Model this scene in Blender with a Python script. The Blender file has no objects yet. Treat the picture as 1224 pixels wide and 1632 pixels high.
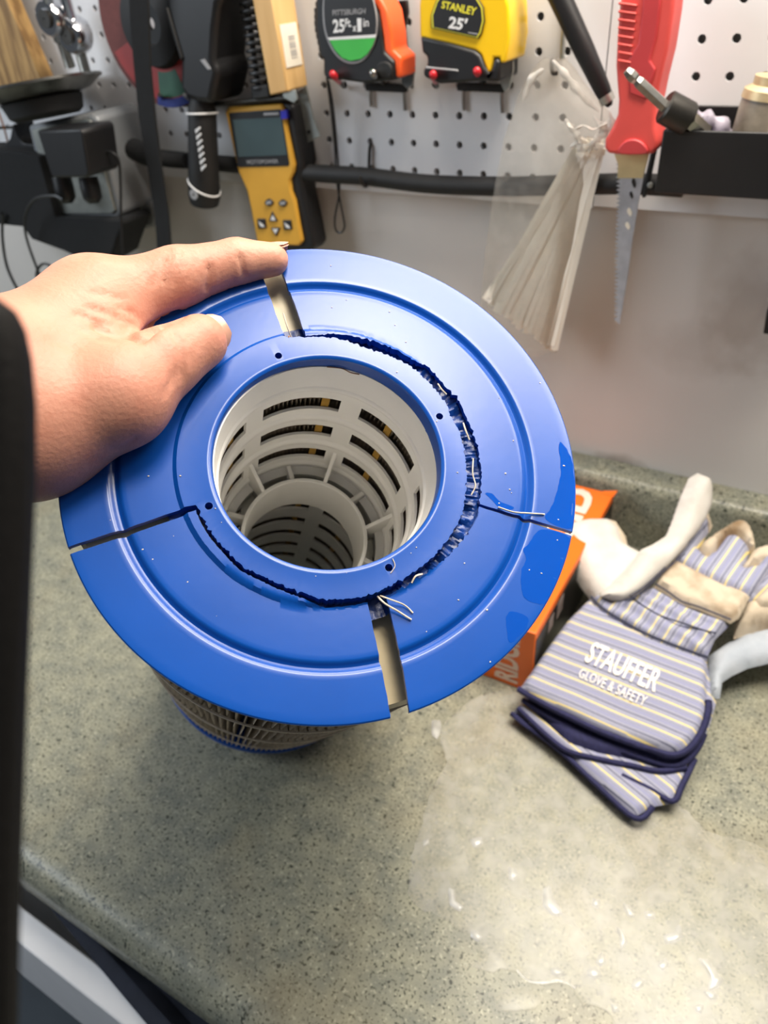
import bpy, bmesh, math, random
import numpy as np
from mathutils import Vector, Matrix, geometry, noise

random.seed(7)
SC = bpy.context.scene
COL = SC.collection
PI = math.pi

# ------------------------------------------------------------------ camera
# Metres.  x runs along the wall, y into the wall (pegboard face y = 0), z up (worktop z = 0).
CAM = Vector((0.4183963, -0.7142776, 0.5633389))
RIGHT = Vector((0.862431, 0.5016149, -0.0677882))
DOWN = Vector((0.2536605, -0.5441915, -0.799695))
FWD = Vector((-0.4380286, 0.6724865, -0.5965675))
FPX = 1179.328
cam_data = bpy.data.cameras.new('camera')
cam = bpy.data.objects.new('camera', cam_data)
COL.objects.link(cam)
up = -DOWN
back = -FWD
cam.matrix_world = Matrix(((RIGHT.x, up.x, back.x, CAM.x), (RIGHT.y, up.y, back.y, CAM.y), (RIGHT.z, up.z, back.z, CAM.z), (0, 0, 0, 1)))
cam_data.sensor_fit = 'HORIZONTAL'
cam_data.sensor_width = 36.0
cam_data.lens = 36.0 * FPX / 1224.0
cam_data.clip_start = 0.01
cam_data.clip_end = 30.0
cam_data.dof.use_dof = True
cam_data.dof.focus_distance = 0.292
cam_data.dof.aperture_fstop = cam_data.lens / 2.0
SC.camera = cam

# ------------------------------------------------------------------ world, lamps, exposure
world = bpy.data.worlds.new('room_air')
SC.world = world
world.use_nodes = True
wbg = world.node_tree.nodes['Background']
wbg.inputs[0].default_value = (0.85, 0.92, 1.0, 1)
wbg.inputs[1].default_value = 0.07


def area_lamp(name, loc, target, sx, sy, watts, color):
    d = bpy.data.lights.new(name, 'AREA')
    d.shape = 'RECTANGLE'
    d.size = sx
    d.size_y = sy
    d.energy = watts
    d.color = color
    o = bpy.data.objects.new(name, d)
    COL.objects.link(o)
    o.location = loc
    o.rotation_euler = (Vector(target) - Vector(loc)).to_track_quat('-Z', 'Y').to_euler()
    return o


# fluorescent strip over the bench, and the cooler window light from the left of the room
area_lamp('bench_lamp', (0.45, -0.15, 1.02), (0.45, -0.22, 0.0), 0.85, 0.24, 8.8, (1.0, 0.91, 0.79))
area_lamp('ceiling_panel', (0.58, -0.40, 1.60), (0.58, -0.40, 0.0), 0.40, 0.40, 12.5, (1.0, 0.92, 0.81))
area_lamp('room_window_light', (-1.35, -1.25, 1.05), (0.0, -0.1, 0.35), 0.9, 0.8, 15.0, (0.84, 0.92, 1.0))
SC.view_settings.view_transform = 'Standard'
SC.view_settings.look = 'None'
SC.view_settings.exposure = 0.35
SC.view_settings.gamma = 1.0
SC.view_settings.use_curve_mapping = False


# ------------------------------------------------------------------ where a sight line meets a real plane
def ray(px, py):
    return RIGHT * ((px - 612.0) / FPX) + DOWN * ((py - 816.0) / FPX) + FWD


def WY(px, py, Y):
    """point on the plane standing Y metres out from the pegboard face"""
    d = ray(px, py)
    return CAM + d * ((-Y - CAM.y) / d.y)


def WZ(px, py, Z):
    d = ray(px, py)
    return CAM + d * ((Z - CAM.z) / d.z)


def WD(px, py, depth):
    return CAM + ray(px, py) * depth


def WP(px, py, P0, N):
    d = ray(px, py)
    return CAM + d * ((P0 - CAM).dot(N) / d.dot(N))


# ------------------------------------------------------------------ materials
def lin(h):
    h = h.lstrip('#')
    out = []
    for i in (0, 2, 4):
        c = int(h[i:i + 2], 16) / 255.0
        out.append(c / 12.92 if c <= 0.04045 else ((c + 0.055) / 1.055) ** 2.4)
    return tuple(out) + (1.0,)


def pm(name, color, rough=0.5, metal=0.0, var=0.12, scale=60.0, bump=0.0, bscale=None, spec=0.5, color2=None, coat=0.0, sub=0.0, detail=3.0, lo=0.3, hi=0.7, alpha=1.0, trans=0.0, stretch=None):
    m = bpy.data.materials.new(name)
    m.use_nodes = True
    nt = m.node_tree
    b = nt.nodes['Principled BSDF']
    c = lin(color)
    if color2 is None:
        c1 = tuple(x * (1 - var) for x in c[:3]) + (1,)
        c2 = tuple(min(1, x * (1 + var)) for x in c[:3]) + (1,)
    else:
        c1, c2 = c, lin(color2)
    tc = nt.nodes.new('ShaderNodeTexCoord')
    src = tc.outputs['Object']
    if stretch:
        mp = nt.nodes.new('ShaderNodeMapping')
        mp.inputs['Scale'].default_value = stretch
        nt.links.new(src, mp.inputs[0])
        src = mp.outputs[0]
    nz = nt.nodes.new('ShaderNodeTexNoise')
    nz.inputs['Scale'].default_value = scale
    nz.inputs['Detail'].default_value = detail
    nt.links.new(src, nz.inputs['Vector'])
    rp = nt.nodes.new('ShaderNodeMapRange')
    rp.inputs[1].default_value = lo
    rp.inputs[2].default_value = hi
    nt.links.new(nz.outputs[0], rp.inputs[0])
    mx = nt.nodes.new('ShaderNodeMix')
    mx.data_type = 'RGBA'
    mx.inputs[6].default_value = c1
    mx.inputs[7].default_value = c2
    nt.links.new(rp.outputs[0], mx.inputs[0])
    nt.links.new(mx.outputs[2], b.inputs['Base Color'])
    b.inputs['Roughness'].default_value = rough
    b.inputs['Metallic'].default_value = metal
    b.inputs['Specular IOR Level'].default_value = spec
    b.inputs['Coat Weight'].default_value = coat
    b.inputs['Coat Roughness'].default_value = 0.08
    b.inputs['Alpha'].default_value = alpha
    b.inputs['Transmission Weight'].default_value = trans
    if sub:
        b.inputs['Subsurface Weight'].default_value = sub
        b.inputs['Subsurface Radius'].default_value = (0.006, 0.0022, 0.0012)
        b.inputs['Subsurface Scale'].default_value = 1.0
    if bump:
        n2 = nt.nodes.new('ShaderNodeTexNoise')
        n2.inputs['Scale'].default_value = bscale or scale * 3
        n2.inputs['Detail'].default_value = 4
        nt.links.new(src, n2.inputs['Vector'])
        bp = nt.nodes.new('ShaderNodeBump')
        bp.inputs['Strength'].default_value = bump
        bp.inputs['Distance'].default_value = 0.001
        nt.links.new(n2.outputs[0], bp.inputs['Height'])
        nt.links.new(bp.outputs[0], b.inputs['Normal'])
    m['bsdf'] = b.name
    return m


def film(name, tint, gloss_rough, ior, haze, haze_color):
    """clear film: see-through, with a Fresnel gloss and a little diffuse haze"""
    m = bpy.data.materials.new(name)
    m.use_nodes = True
    nt = m.node_tree
    nt.nodes.clear()
    out = nt.nodes.new('ShaderNodeOutputMaterial')
    tr = nt.nodes.new('ShaderNodeBsdfTransparent')
    tr.inputs[0].default_value = lin(tint)
    gl = nt.nodes.new('ShaderNodeBsdfGlossy')
    gl.inputs['Roughness'].default_value = gloss_rough
    fr = nt.nodes.new('ShaderNodeFresnel')
    fr.inputs[0].default_value = ior
    mx = nt.nodes.new('ShaderNodeMixShader')
    nt.links.new(fr.outputs[0], mx.inputs[0])
    last = tr.outputs[0]
    if haze > 0:
        df = nt.nodes.new('ShaderNodeBsdfDiffuse')
        df.inputs[0].default_value = lin(haze_color)
        m2 = nt.nodes.new('ShaderNodeMixShader')
        tc = nt.nodes.new('ShaderNodeTexCoord')
        nz = nt.nodes.new('ShaderNodeTexNoise')
        nz.inputs['Scale'].default_value = 60
        nt.links.new(tc.outputs['Object'], nz.inputs['Vector'])
        mr = nt.nodes.new('ShaderNodeMapRange')
        mr.inputs[1].default_value = 0.3
        mr.inputs[2].default_value = 0.7
        mr.inputs[3].default_value = haze * 0.6
        mr.inputs[4].default_value = haze * 1.4
        nt.links.new(nz.outputs[0], mr.inputs[0])
        nt.links.new(mr.outputs[0], m2.inputs[0])
        nt.links.new(tr.outputs[0], m2.inputs[1])
        nt.links.new(df.outputs[0], m2.inputs[2])
        last = m2.outputs[0]
    nt.links.new(last, mx.inputs[1])
    nt.links.new(gl.outputs[0], mx.inputs[2])
    nt.links.new(mx.outputs[0], out.inputs[0])
    return m


M = {
    'wall': pm('wall_paint', '#cdc8c3', 0.6, var=0.03, scale=6, bump=0.05, bscale=400),
    'peg': pm('pegboard_white', '#d8d8da', 0.62, var=0.03, scale=10),
    'black': pm('black_plastic', '#131315', 0.45, var=0.15, scale=40),
    'rubber': pm('black_rubber', '#131314', 0.65, var=0.2, scale=80, bump=0.1),
    'cloth_black': pm('black_cloth', '#0e0f11', 0.9, var=0.25, scale=120, bump=0.3, bscale=900),
    'steel': pm('steel', '#9b9a96', 0.28, 1.0, var=0.12, scale=120),
    'chrome': pm('chrome', '#d9dade', 0.09, 1.0, var=0.05, scale=50),
    'galv': pm('galvanised', '#b9bcb6', 0.38, 0.9, var=0.12, scale=90),
    'darkmetal': pm('dark_metal', '#3a3835', 0.45, 0.7, var=0.2, scale=90),
    'blue': pm('blue_plastic', '#034ba6', 0.28, var=0.06, scale=25, bump=0.03, bscale=180, spec=0.55),
    'white': pm('white_paint', '#e8e8ea', 0.5, var=0.03, scale=20),
}


# ------------------------------------------------------------------ mesh building
class MB:
    def __init__(self):
        self.v = []
        self.f = []

    def add(self, verts, faces):
        o = len(self.v)
        self.v += [tuple(p) for p in verts]
        self.f += [tuple(i + o for i in f) for f in faces]
        return self

    def box(self, lo, hi):
        (a, b, c), (d, e, g) = lo, hi
        return self.add([(a, b, c), (d, b, c), (d, e, c), (a, e, c), (a, b, g), (d, b, g), (d, e, g), (a, e, g)],
                        [(0, 3, 2, 1), (4, 5, 6, 7), (0, 1, 5, 4), (1, 2, 6, 5), (2, 3, 7, 6), (3, 0, 4, 7)])

    def hexa(self, bottom, top):
        return self.add(list(bottom) + list(top), [(0, 3, 2, 1), (4, 5, 6, 7), (0, 1, 5, 4), (1, 2, 6, 5), (2, 3, 7, 6), (3, 0, 4, 7)])

    def prism(self, pts, off):
        """closed polygon of 3-D points extruded by a vector; pts counter-clockwise seen against off"""
        n = len(pts)
        off = Vector(off)
        a = [Vector(p) for p in pts]
        nv = Vector((0, 0, 0))
        for i in range(n):
            nv += a[i].cross(a[(i + 1) % n])
        if nv.dot(off) > 0:
            a.reverse()
        return self.add(a + [p + off for p in a], [tuple(range(n)), tuple(range(2 * n - 1, n - 1, -1))] + [(i, n + i, n + (i + 1) % n, (i + 1) % n) for i in range(n)])

    def tube(self, pts, r, seg=10, closed=False, flat=1.0, upv=None):
        pts = [Vector(p) for p in pts]
        n = len(pts)
        rr = r if isinstance(r, (list, tuple)) else [r] * n
        tans = []
        for i in range(n):
            if closed:
                t = pts[(i + 1) % n] - pts[i - 1]
            else:
                t = pts[min(i + 1, n - 1)] - pts[max(i - 1, 0)]
            tans.append(t.normalized())
        ref = Vector(upv) if upv else (Vector((0, 0, 1)) if abs(tans[0].z) < 0.9 else Vector((1, 0, 0)))
        x = tans[0].cross(ref).normalized()
        verts, faces = [], []
        for i in range(n):
            x = (x - tans[i] * x.dot(tans[i])).normalized()
            y = tans[i].cross(x)
            for k in range(seg):
                a = 2 * PI * k / seg
                verts.append(pts[i] + (x * math.cos(a) + y * math.sin(a) * flat) * rr[i])
        m = n if closed else n - 1
        for i in range(m):
            for k in range(seg):
                i2, k2 = (i + 1) % n, (k + 1) % seg
                faces.append((i * seg + k, i * seg + k2, i2 * seg + k2, i2 * seg + k))
        if not closed:
            faces.append(tuple(range(seg - 1, -1, -1)))
            faces.append(tuple((n - 1) * seg + k for k in range(seg)))
        return self.add(verts, faces)

    def lathe(self, o, ax, prof, seg=40, xref=None, closed=True):
        """profile of (radius, height) round the axis; closed joins last to first"""
        o, ax = Vector(o), Vector(ax).normalized()
        ref = Vector(xref) if xref else (Vector((1, 0, 0)) if abs(ax.x) < 0.8 else Vector((0, 1, 0)))
        x = (ref - ax * ref.dot(ax)).normalized()
        y = ax.cross(x)
        verts, faces = [], []
        n = len(prof)
        for r, h in prof:
            for k in range(seg):
                a = 2 * PI * k / seg
                verts.append(o + ax * h + (x * math.cos(a) + y * math.sin(a)) * max(r, 1e-6))
        for i in range(n if closed else n - 1):
            j = (i + 1) % n
            for k in range(seg):
                k2 = (k + 1) % seg
                faces.append((i * seg + k, i * seg + k2, j * seg + k2, j * seg + k))
        return self.add(verts, faces)

    def ball(self, c, r, seg=12, rings=8, sc=(1, 1, 1)):
        c = Vector(c)
        prof = []
        verts, faces = [], []
        for i in range(rings + 1):
            t = PI * i / rings
            for k in range(seg):
                a = 2 * PI * k / seg
                verts.append(c + Vector((math.sin(t) * math.cos(a) * r * sc[0], math.sin(t) * math.sin(a) * r * sc[1], math.cos(t) * r * sc[2])))
        for i in range(rings):
            for k in range(seg):
                k2 = (k + 1) % seg
                faces.append((i * seg + k, (i + 1) * seg + k, (i + 1) * seg + k2, i * seg + k2))
        return self.add(verts, faces)

    def loft(self, rings, cap=True):
        n = len(rings[0])
        verts = [p for r in rings for p in r]
        faces = []
        for i in range(len(rings) - 1):
            for k in range(n):
                k2 = (k + 1) % n
                faces.append((i * n + k, i * n + k2, (i + 1) * n + k2, (i + 1) * n + k))
        if cap:
            faces.append(tuple(range(n - 1, -1, -1)))
            faces.append(tuple((len(rings) - 1) * n + k for k in range(n)))
        return self.add(verts, faces)


def world_origin(o):
    p = Vector((0, 0, 0))
    while o is not None:
        p += o.location
        o = o.parent
    return p


def link(name, mb, mat, parent=None, smooth=35, bevel=0.0, bseg=2, merge=False, uv=None):
    """one mesh object from world coordinates, stood at its own base (or in its parent's frame)"""
    vs = [Vector(p) for p in mb.v]
    if parent is not None:
        org = world_origin(parent)
    else:
        xs, ys, zs = [p.x for p in vs], [p.y for p in vs], [p.z for p in vs]
        org = Vector(((min(xs) + max(xs)) / 2, (min(ys) + max(ys)) / 2, min(zs)))
    me = bpy.data.meshes.new(name)
    me.from_pydata([tuple(p - org) for p in vs], [], mb.f)
    bm = bmesh.new()
    bm.from_mesh(me)
    if merge:
        bmesh.ops.remove_doubles(bm, verts=bm.verts, dist=1e-6)
    bmesh.ops.recalc_face_normals(bm, faces=bm.faces)
    bm.to_mesh(me)
    bm.free()
    if smooth:
        for p in me.polygons:
            p.use_smooth = True
        me.set_sharp_from_angle(angle=math.radians(smooth))
    if uv is not None:
        lay = me.uv_layers.new(name='cloth')
        for lp in me.loops:
            lay.data[lp.index].uv = uv[lp.vertex_index]
    me.materials.append(mat)
    o = bpy.data.objects.new(name, me)
    COL.objects.link(o)
    if parent is None:
        o.location = org
    else:
        o.parent = parent
    if bevel:
        md = o.modifiers.new('bevel', 'BEVEL')
        md.width = bevel
        md.segments = bseg
        md.limit_method = 'ANGLE'
        md.angle_limit = math.radians(40)
    return o


def tag(o, label, cat=None, group=None, kind=None):
    o['label'] = label
    if cat:
        o['category'] = cat
    if group:
        o['group'] = group
    if kind:
        o['kind'] = kind
    return o


def thing(name, loc, label, cat, group=None):
    o = bpy.data.objects.new(name, None)
    o.empty_display_size = 0.02
    COL.objects.link(o)
    o.location = loc
    return tag(o, label, cat, group)


def structure(o):
    o['kind'] = 'structure'
    return o


def smoothpath(pts, n=8, closed=False):
    """Catmull-Rom through the points"""
    p = [Vector(q) for q in pts]
    out = []
    m = len(p)
    rng = range(m if closed else m - 1)
    for i in rng:
        if closed:
            a, b, c, d = p[(i - 1) % m], p[i], p[(i + 1) % m], p[(i + 2) % m]
        else:
            a, b, c, d = p[max(i - 1, 0)], p[i], p[i + 1], p[min(i + 2, m - 1)]
        for k in range(n):
            t = k / n
            out.append(0.5 * ((2 * b) + (c - a) * t + (2 * a - 5 * b + 4 * c - d) * t * t + (3 * b - a - 3 * c + d) * t ** 3))
    if not closed:
        out.append(p[-1])
    return out


def text_faces(body, bold=0.0, depth=0.0, space=1.0):
    cu = bpy.data.curves.new('lettering', 'FONT')
    cu.body = body
    cu.size = 1.0
    cu.offset = bold
    cu.extrude = depth
    cu.space_character = space
    cu.resolution_u = 3
    o = bpy.data.objects.new('lettering', cu)
    COL.objects.link(o)
    me = bpy.data.meshes.new_from_object(o.evaluated_get(bpy.context.evaluated_depsgraph_get()))
    vs = [tuple(v.co) for v in me.vertices]
    fs = [tuple(p.vertices) for p in me.polygons]
    bpy.data.objects.remove(o)
    bpy.data.curves.remove(cu)
    bpy.data.meshes.remove(me)
    return vs, fs


def lettering(name, body, corners, mat, parent, bold=0.0, lift=0.0, nrm=None, space=1.0):
    """flat print: text spread over the quad bottom-left, bottom-right, top-right, top-left of world points"""
    vs, fs = text_faces(body, bold, 0.0, space)
    x0, x1 = min(v[0] for v in vs), max(v[0] for v in vs)
    y0, y1 = min(v[1] for v in vs), max(v[1] for v in vs)
    bl, br, tr, tl = [Vector(c) for c in corners]
    n = Vector(nrm) if nrm else (br - bl).cross(tl - bl).normalized()
    out = []
    for v in vs:
        s, t = (v[0] - x0) / (x1 - x0), (v[1] - y0) / (y1 - y0)
        p = (bl * (1 - s) + br * s) * (1 - t) + (tl * (1 - s) + tr * s) * t
        out.append(p + n * lift)
    mb = MB()
    mb.add(out, fs)
    return link(name, mb, mat, parent, smooth=0)

# ================================================================== the setting
wall = MB().box((-1.5, 0.012, -0.90), (1.7, 0.06, 1.62))
wall_o = structure(link('wall_back', wall, M['wall'], smooth=0))
tag(wall_o, 'white painted wall behind the bench with a faint brown scuff and painted bin shadow', None)
# brown scuff at the left; patches at the right paint in the bin's shadow
def stain_and_shade_wall():
    m = M['wall']
    nt = m.node_tree
    b = nt.nodes['Principled BSDF']
    src = b.inputs['Base Color'].links[0].from_socket
    tc = nt.nodes.new('ShaderNodeTexCoord')
    prev = src
    for (px, py, rx, rz, amt) in ((985, 738, 0.030, 0.012, 0.55), (1190, 500, 0.035, 0.055, 0.35), (1120, 560, 0.06, 0.03, 0.18)):
        p = WY(px, py, -0.012) - wall_o.location
        mp = nt.nodes.new('ShaderNodeMapping')
        mp.vector_type = 'TEXTURE'
        mp.inputs['Location'].default_value = (p.x, p.y, p.z)
        mp.inputs['Scale'].default_value = (rx, 1.0, rz)
        nt.links.new(tc.outputs['Object'], mp.inputs[0])
        nz = nt.nodes.new('ShaderNodeTexNoise')
        nz.inputs['Scale'].default_value = 45
        nt.links.new(tc.outputs['Object'], nz.inputs['Vector'])
        ln = nt.nodes.new('ShaderNodeVectorMath')
        ln.operation = 'LENGTH'
        nt.links.new(mp.outputs[0], ln.inputs[0])
        ad = nt.nodes.new('ShaderNodeMath')
        ad.operation = 'MULTIPLY_ADD'
        ad.inputs[1].default_value = 1.0
        nt.links.new(nz.outputs[0], ad.inputs[0])
        nt.links.new(ln.outputs['Value'], ad.inputs[2])
        mr = nt.nodes.new('ShaderNodeMapRange')
        mr.inputs[1].default_value = 1.7
        mr.inputs[2].default_value = 0.9
        mr.inputs[3].default_value = 0.0
        mr.inputs[4].default_value = amt
        nt.links.new(ad.outputs[0], mr.inputs[0])
        mx = nt.nodes.new('ShaderNodeMix')
        mx.data_type = 'RGBA'
        mx.inputs[7].default_value = lin('#7d6653')
        nt.links.new(mr.outputs[0], mx.inputs[0])
        nt.links.new(prev, mx.inputs[6])
        prev = mx.outputs[2]
    nt.links.new(prev, b.inputs['Base Color'])


stain_and_shade_wall()
M['floor'] = pm('floor_slate', '#3c444c', 0.6, var=0.2, scale=8)
structure(link('floor', MB().box((-1.5, -2.2, -0.95), (1.7, 0.012, -0.90)), M['floor'], smooth=0))
structure(link('ceiling', MB().box((-1.5, -2.2, 1.62), (1.7, 0.012, 1.66)), M['white'], smooth=0))

# ---- pegboard: two panels of real holes, one inch apart
PITCH = 0.0254
ZROW = 0.44


def peg_panel(name, label, i0, i1, j0, j1, dx, dz, xl, xr, ztop, zbot):
    mb = MB()
    seg = 12
    hr = 0.0034
    yb = 0.005
    hc = PITCH / 2

    def cell(cx, cz):
        ring = [(cx + hr * math.cos(2 * PI * k / seg + PI / seg), cz + hr * math.sin(2 * PI * k / seg + PI / seg)) for k in range(seg)]
        sq = []
        for k in range(seg):
            a = 2 * PI * k / seg + PI / seg
            c, s = math.cos(a), math.sin(a)
            m = max(abs(c), abs(s))
            sq.append((cx + hc * c / m, cz + hc * s / m))
        vs = [(x, 0, z) for x, z in ring] + [(x, yb, z) for x, z in ring] + [(x, 0, z) for x, z in sq]
        fs = []
        for k in range(seg):
            k2 = (k + 1) % seg
            fs.append((k, k2, 2 * seg + k2, 2 * seg + k))
            fs.append((k2, k, seg + k, seg + k2))
        mb.add(vs, fs)
    for i in range(i0, i1 + 1):
        for j in range(j0, j1 + 1):
            cell(PITCH * (i + dx), ZROW - PITCH * (j + dz))
    cx0, cx1 = PITCH * (i0 + dx) - hc, PITCH * (i1 + dx) + hc
    cz1, cz0 = ZROW - PITCH * (j0 + dz) + hc, ZROW - PITCH * (j1 + dz) - hc

    def rect(a, b, c, d):
        if b - a > 1e-5 and d - c > 1e-5:
            mb.add([(a, 0, c), (b, 0, c), (b, 0, d), (a, 0, d)], [(0, 1, 2, 3)])
    rect(xl, cx0, zbot, ztop)
    rect(cx1, xr, zbot, ztop)
    rect(cx0, cx1, zbot, cz0)
    rect(cx0, cx1, cz1, ztop)
    # edges of the board
    mb.add([(xl, 0, zbot), (xr, 0, zbot), (xr, yb, zbot), (xl, yb, zbot)], [(0, 3, 2, 1)])
    mb.add([(xl, 0, zbot), (xl, yb, zbot), (xl, yb, ztop), (xl, 0, ztop)], [(0, 1, 2, 3)])
    mb.add([(xr, 0, zbot), (xr, yb, zbot), (xr, yb, ztop), (xr, 0, ztop)], [(0, 3, 2, 1)])
    me = bpy.data.meshes.new(name)
    org = Vector(((xl + xr) / 2, 0, zbot))
    me.from_pydata([tuple(Vector(v) - org) for v in mb.v], [], mb.f)
    me.materials.append(M['peg'])
    o = bpy.data.objects.new(name, me)
    COL.objects.link(o)
    o.location = org
    tag(o, label, 'pegboard')
    return o


SEAM = 0.2125
peg_panel('pegboard_panel', 'white pegboard behind the two tape measures, left of the seam', -32, 7, -13, 2, 0, 0, -0.86, SEAM - 0.0006, 0.80, 0.3655)
peg_panel('pegboard_panel', 'white pegboard behind the black bin, right of the seam', 9, 24, -13, 2, 0.243, -0.245, SEAM + 0.0006, 0.86, 0.80, 0.3675)

# ---- laminate worktop with coved backsplash and rolled front
def laminate():
    m = bpy.data.materials.new('speckled_laminate')
    m.use_nodes = True
    nt = m.node_tree
    b = nt.nodes['Principled BSDF']
    tc = nt.nodes.new('ShaderNodeTexCoord')

    def nz(scale, detail=2.0):
        n = nt.nodes.new('ShaderNodeTexNoise')
        n.inputs['Scale'].default_value = scale
        n.inputs['Detail'].default_value = detail
        nt.links.new(tc.outputs['Object'], n.inputs['Vector'])
        return n.outputs[0]

    def mr(s, a, b_, c=0.0, d=1.0):
        n = nt.nodes.new('ShaderNodeMapRange')
        for i, v in enumerate((a, b_, c, d)):
            n.inputs[i + 1].default_value = v
        nt.links.new(s, n.inputs[0])
        return n.outputs[0]

    def mix(f, a, c):
        n = nt.nodes.new('ShaderNodeMix')
        n.data_type = 'RGBA'
        nt.links.new(f, n.inputs[0])
        for k, v in ((6, a), (7, c)):
            if isinstance(v, tuple):
                n.inputs[k].default_value = v
            else:
                nt.links.new(v, n.inputs[k])
        return n.outputs[2]
    base = mix(mr(nz(55, 4), 0.35, 0.65), lin('#7e8074'), lin('#979683'))
    base = mix(mr(nz(330, 2), 0.58, 0.68, 0.0, 0.8), base, lin('#b3b09c'))
    base = mix(mr(nz(470, 2), 0.57, 0.65), base, lin('#484b40'))
    base = mix(mr(nz(210, 1), 0.66, 0.71, 0.0, 0.9), base, lin('#33372f'))
    base = mix(mr(nz(9, 3), 0.52, 0.72, 0.0, 0.35), base, lin('#8a7a58'))
    nt.links.new(base, b.inputs['Base Color'])
    b.inputs['Roughness'].default_value = 0.34
    b.inputs['Specular IOR Level'].default_value = 0.45
    return m


M['laminate'] = laminate()
top = thing('countertop', (0.1, -0.3, 0), 'grey-green speckled laminate worktop with rolled front edge and low backsplash', 'countertop')


def profile_run(name, prof, x0=-1.3, x1=1.5):
    mb = MB()
    mb.prism([(x0, y, z) for y, z in prof], (x1 - x0, 0, 0))
    return link(name, mb, M['laminate'], top, smooth=40)


slab = [(-0.598, 0.0), (-0.045, 0.0), (-0.045, -0.03), (-0.598, -0.03)]
profile_run('worktop', slab)
cove = [(-0.045, 0.0)] + [(-0.033 + 0.010 * math.sin(a), 0.010 - 0.010 * math.cos(a)) for a in [i * PI / 2 / 8 for i in range(9)]]
bs = cove + [(-0.023, 0.080)] + [(-0.011 - 0.012 * math.cos(a), 0.080 + 0.012 * math.sin(a)) for a in [i * PI / 2 / 6 for i in range(1, 7)]] + [(0.012, 0.092), (0.012, -0.03), (-0.045, -0.03)]
profile_run('backsplash', bs)
nose = [(-0.598 - 0.022 * math.sin(a), -0.022 + 0.022 * math.cos(a)) for a in [i * PI / 2 / 8 for i in range(9)]] + [(-0.620, -0.038), (-0.598, -0.038)]
profile_run('front_edge', nose)

# ---- under the bench: white drawer pulled out a little, navy cloth stuffed into it
drawer = thing('drawer', (0.05, -0.62, -0.2), 'white drawer front standing open under the front edge of the worktop', 'drawer')
link('drawer_front', MB().box((-0.42, -0.649, -0.24), (0.34, -0.628, -0.060)), M['white'], drawer, bevel=0.002)
link('drawer_side', MB().box((-0.42, -0.628, -0.22), (-0.404, -0.25, -0.070)), M['white'], drawer, bevel=0.001)
link('drawer_side', MB().box((0.324, -0.628, -0.22), (0.34, -0.25, -0.070)), M['white'], drawer, bevel=0.001)
link('drawer_bottom', MB().box((-0.404, -0.628, -0.22), (0.324, -0.25, -0.21)), M['white'], drawer, smooth=0)
M['navy'] = pm('navy_cloth', '#1d2230', 0.85, var=0.2, scale=60, bump=0.2, bscale=700)
mb = MB()
nx, ny = 40, 12
vs, fs = [], []
for j in range(ny + 1):
    for i in range(nx + 1):
        s, t = i / nx, j / ny
        x = -0.12 + 0.40 * s
        yf = -0.613 - 0.165 * (x + 0.042)          # slanting front hem of the cloth
        yf = max(min(yf, -0.600), -0.646)
        y = -0.52 * (1 - t) + yf * t
        z = -0.068 + 0.012 * math.sin(9 * s + 5 * t) * (1 - t) + 0.007 * noise.noise(Vector((x * 30, y * 30, 0)))
        if t > 0.85:
            z = -0.056
        z = min(z, -0.0545)
        vs.append((x, y, z))
for j in range(ny):
    for i in range(nx):
        a = j * (nx + 1) + i
        fs.append((a, a + 1, a + nx + 2, a + nx + 1))
mb.add(vs, fs)
o = link('cloth', mb, M['navy'])
sd = o.modifiers.new('thick', 'SOLIDIFY')
sd.thickness = 0.003
sd.offset = 1
tag(o, 'dark navy cloth bunched in the open drawer under the worktop edge', 'cloth')

# ================================================================== the filter cartridge
C1 = Vector((0.2659738, -0.5170565, 0.4066897))
N1 = Vector((0.4343234, -0.3778569, 0.8176719))
U1 = Vector((0.812997, 0.5552712, -0.1752421))
V1 = Vector((-0.3878132, 0.7408766, 0.5483638))
C2 = Vector((0.2676784, -0.5177265, 0.4079135))
N2 = Vector((0.4911302, -0.3449293, 0.7998843))
U2 = Vector((0.7812144, 0.5806313, -0.2292847))
V2 = Vector((-0.3853509, 0.7374897, 0.5546292))


def T1(r, deg, h):
    """cap coordinates in millimetres and degrees"""
    a = math.radians(deg)
    return C1 + (U1 * math.cos(a) + V1 * math.sin(a)) * (r * 0.001) + N1 * (h * 0.001)


def T2(r, deg, h):
    a = math.radians(deg)
    return C2 + (U2 * math.cos(a) + V2 * math.sin(a)) * (r * 0.001) + N2 * (h * 0.001)


def PC(px, py, h):
    """point h millimetres above the cap face"""
    return WP(px, py, C1 + N1 * (h * 0.001), N1)


M['blue_rough'] = pm('broken_blue_resin', '#07357c', 0.34, var=0.45, scale=160, bump=0.6, bscale=220, spec=0.5)
M['core'] = pm('core_plastic', '#f5f3ed', 0.42, var=0.03, scale=30)
M['media'] = pm('pleat_media', '#cdc0ae', 0.9, var=0.18, scale=120, bump=0.25, bscale=900)
M['band'] = pm('band_tape', '#c2b5a4', 0.8, var=0.1, scale=200)
M['resin'] = pm('cream_resin', '#d9c8a2', 0.35, var=0.12, scale=60)
M['fiber'] = pm('fiber', '#d8c9b4', 0.7, var=0.2, scale=300)
M['rust'] = pm('rusty_fiber', '#8d6a52', 0.8, var=0.3, scale=300)
M['wet'] = pm('wet_blue', '#054aae', 0.04, var=0.04, scale=30, spec=0.5)
M['ochre'] = pm('ochre_stain', '#a8802e', 0.8, var=0.2, scale=100)

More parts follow.
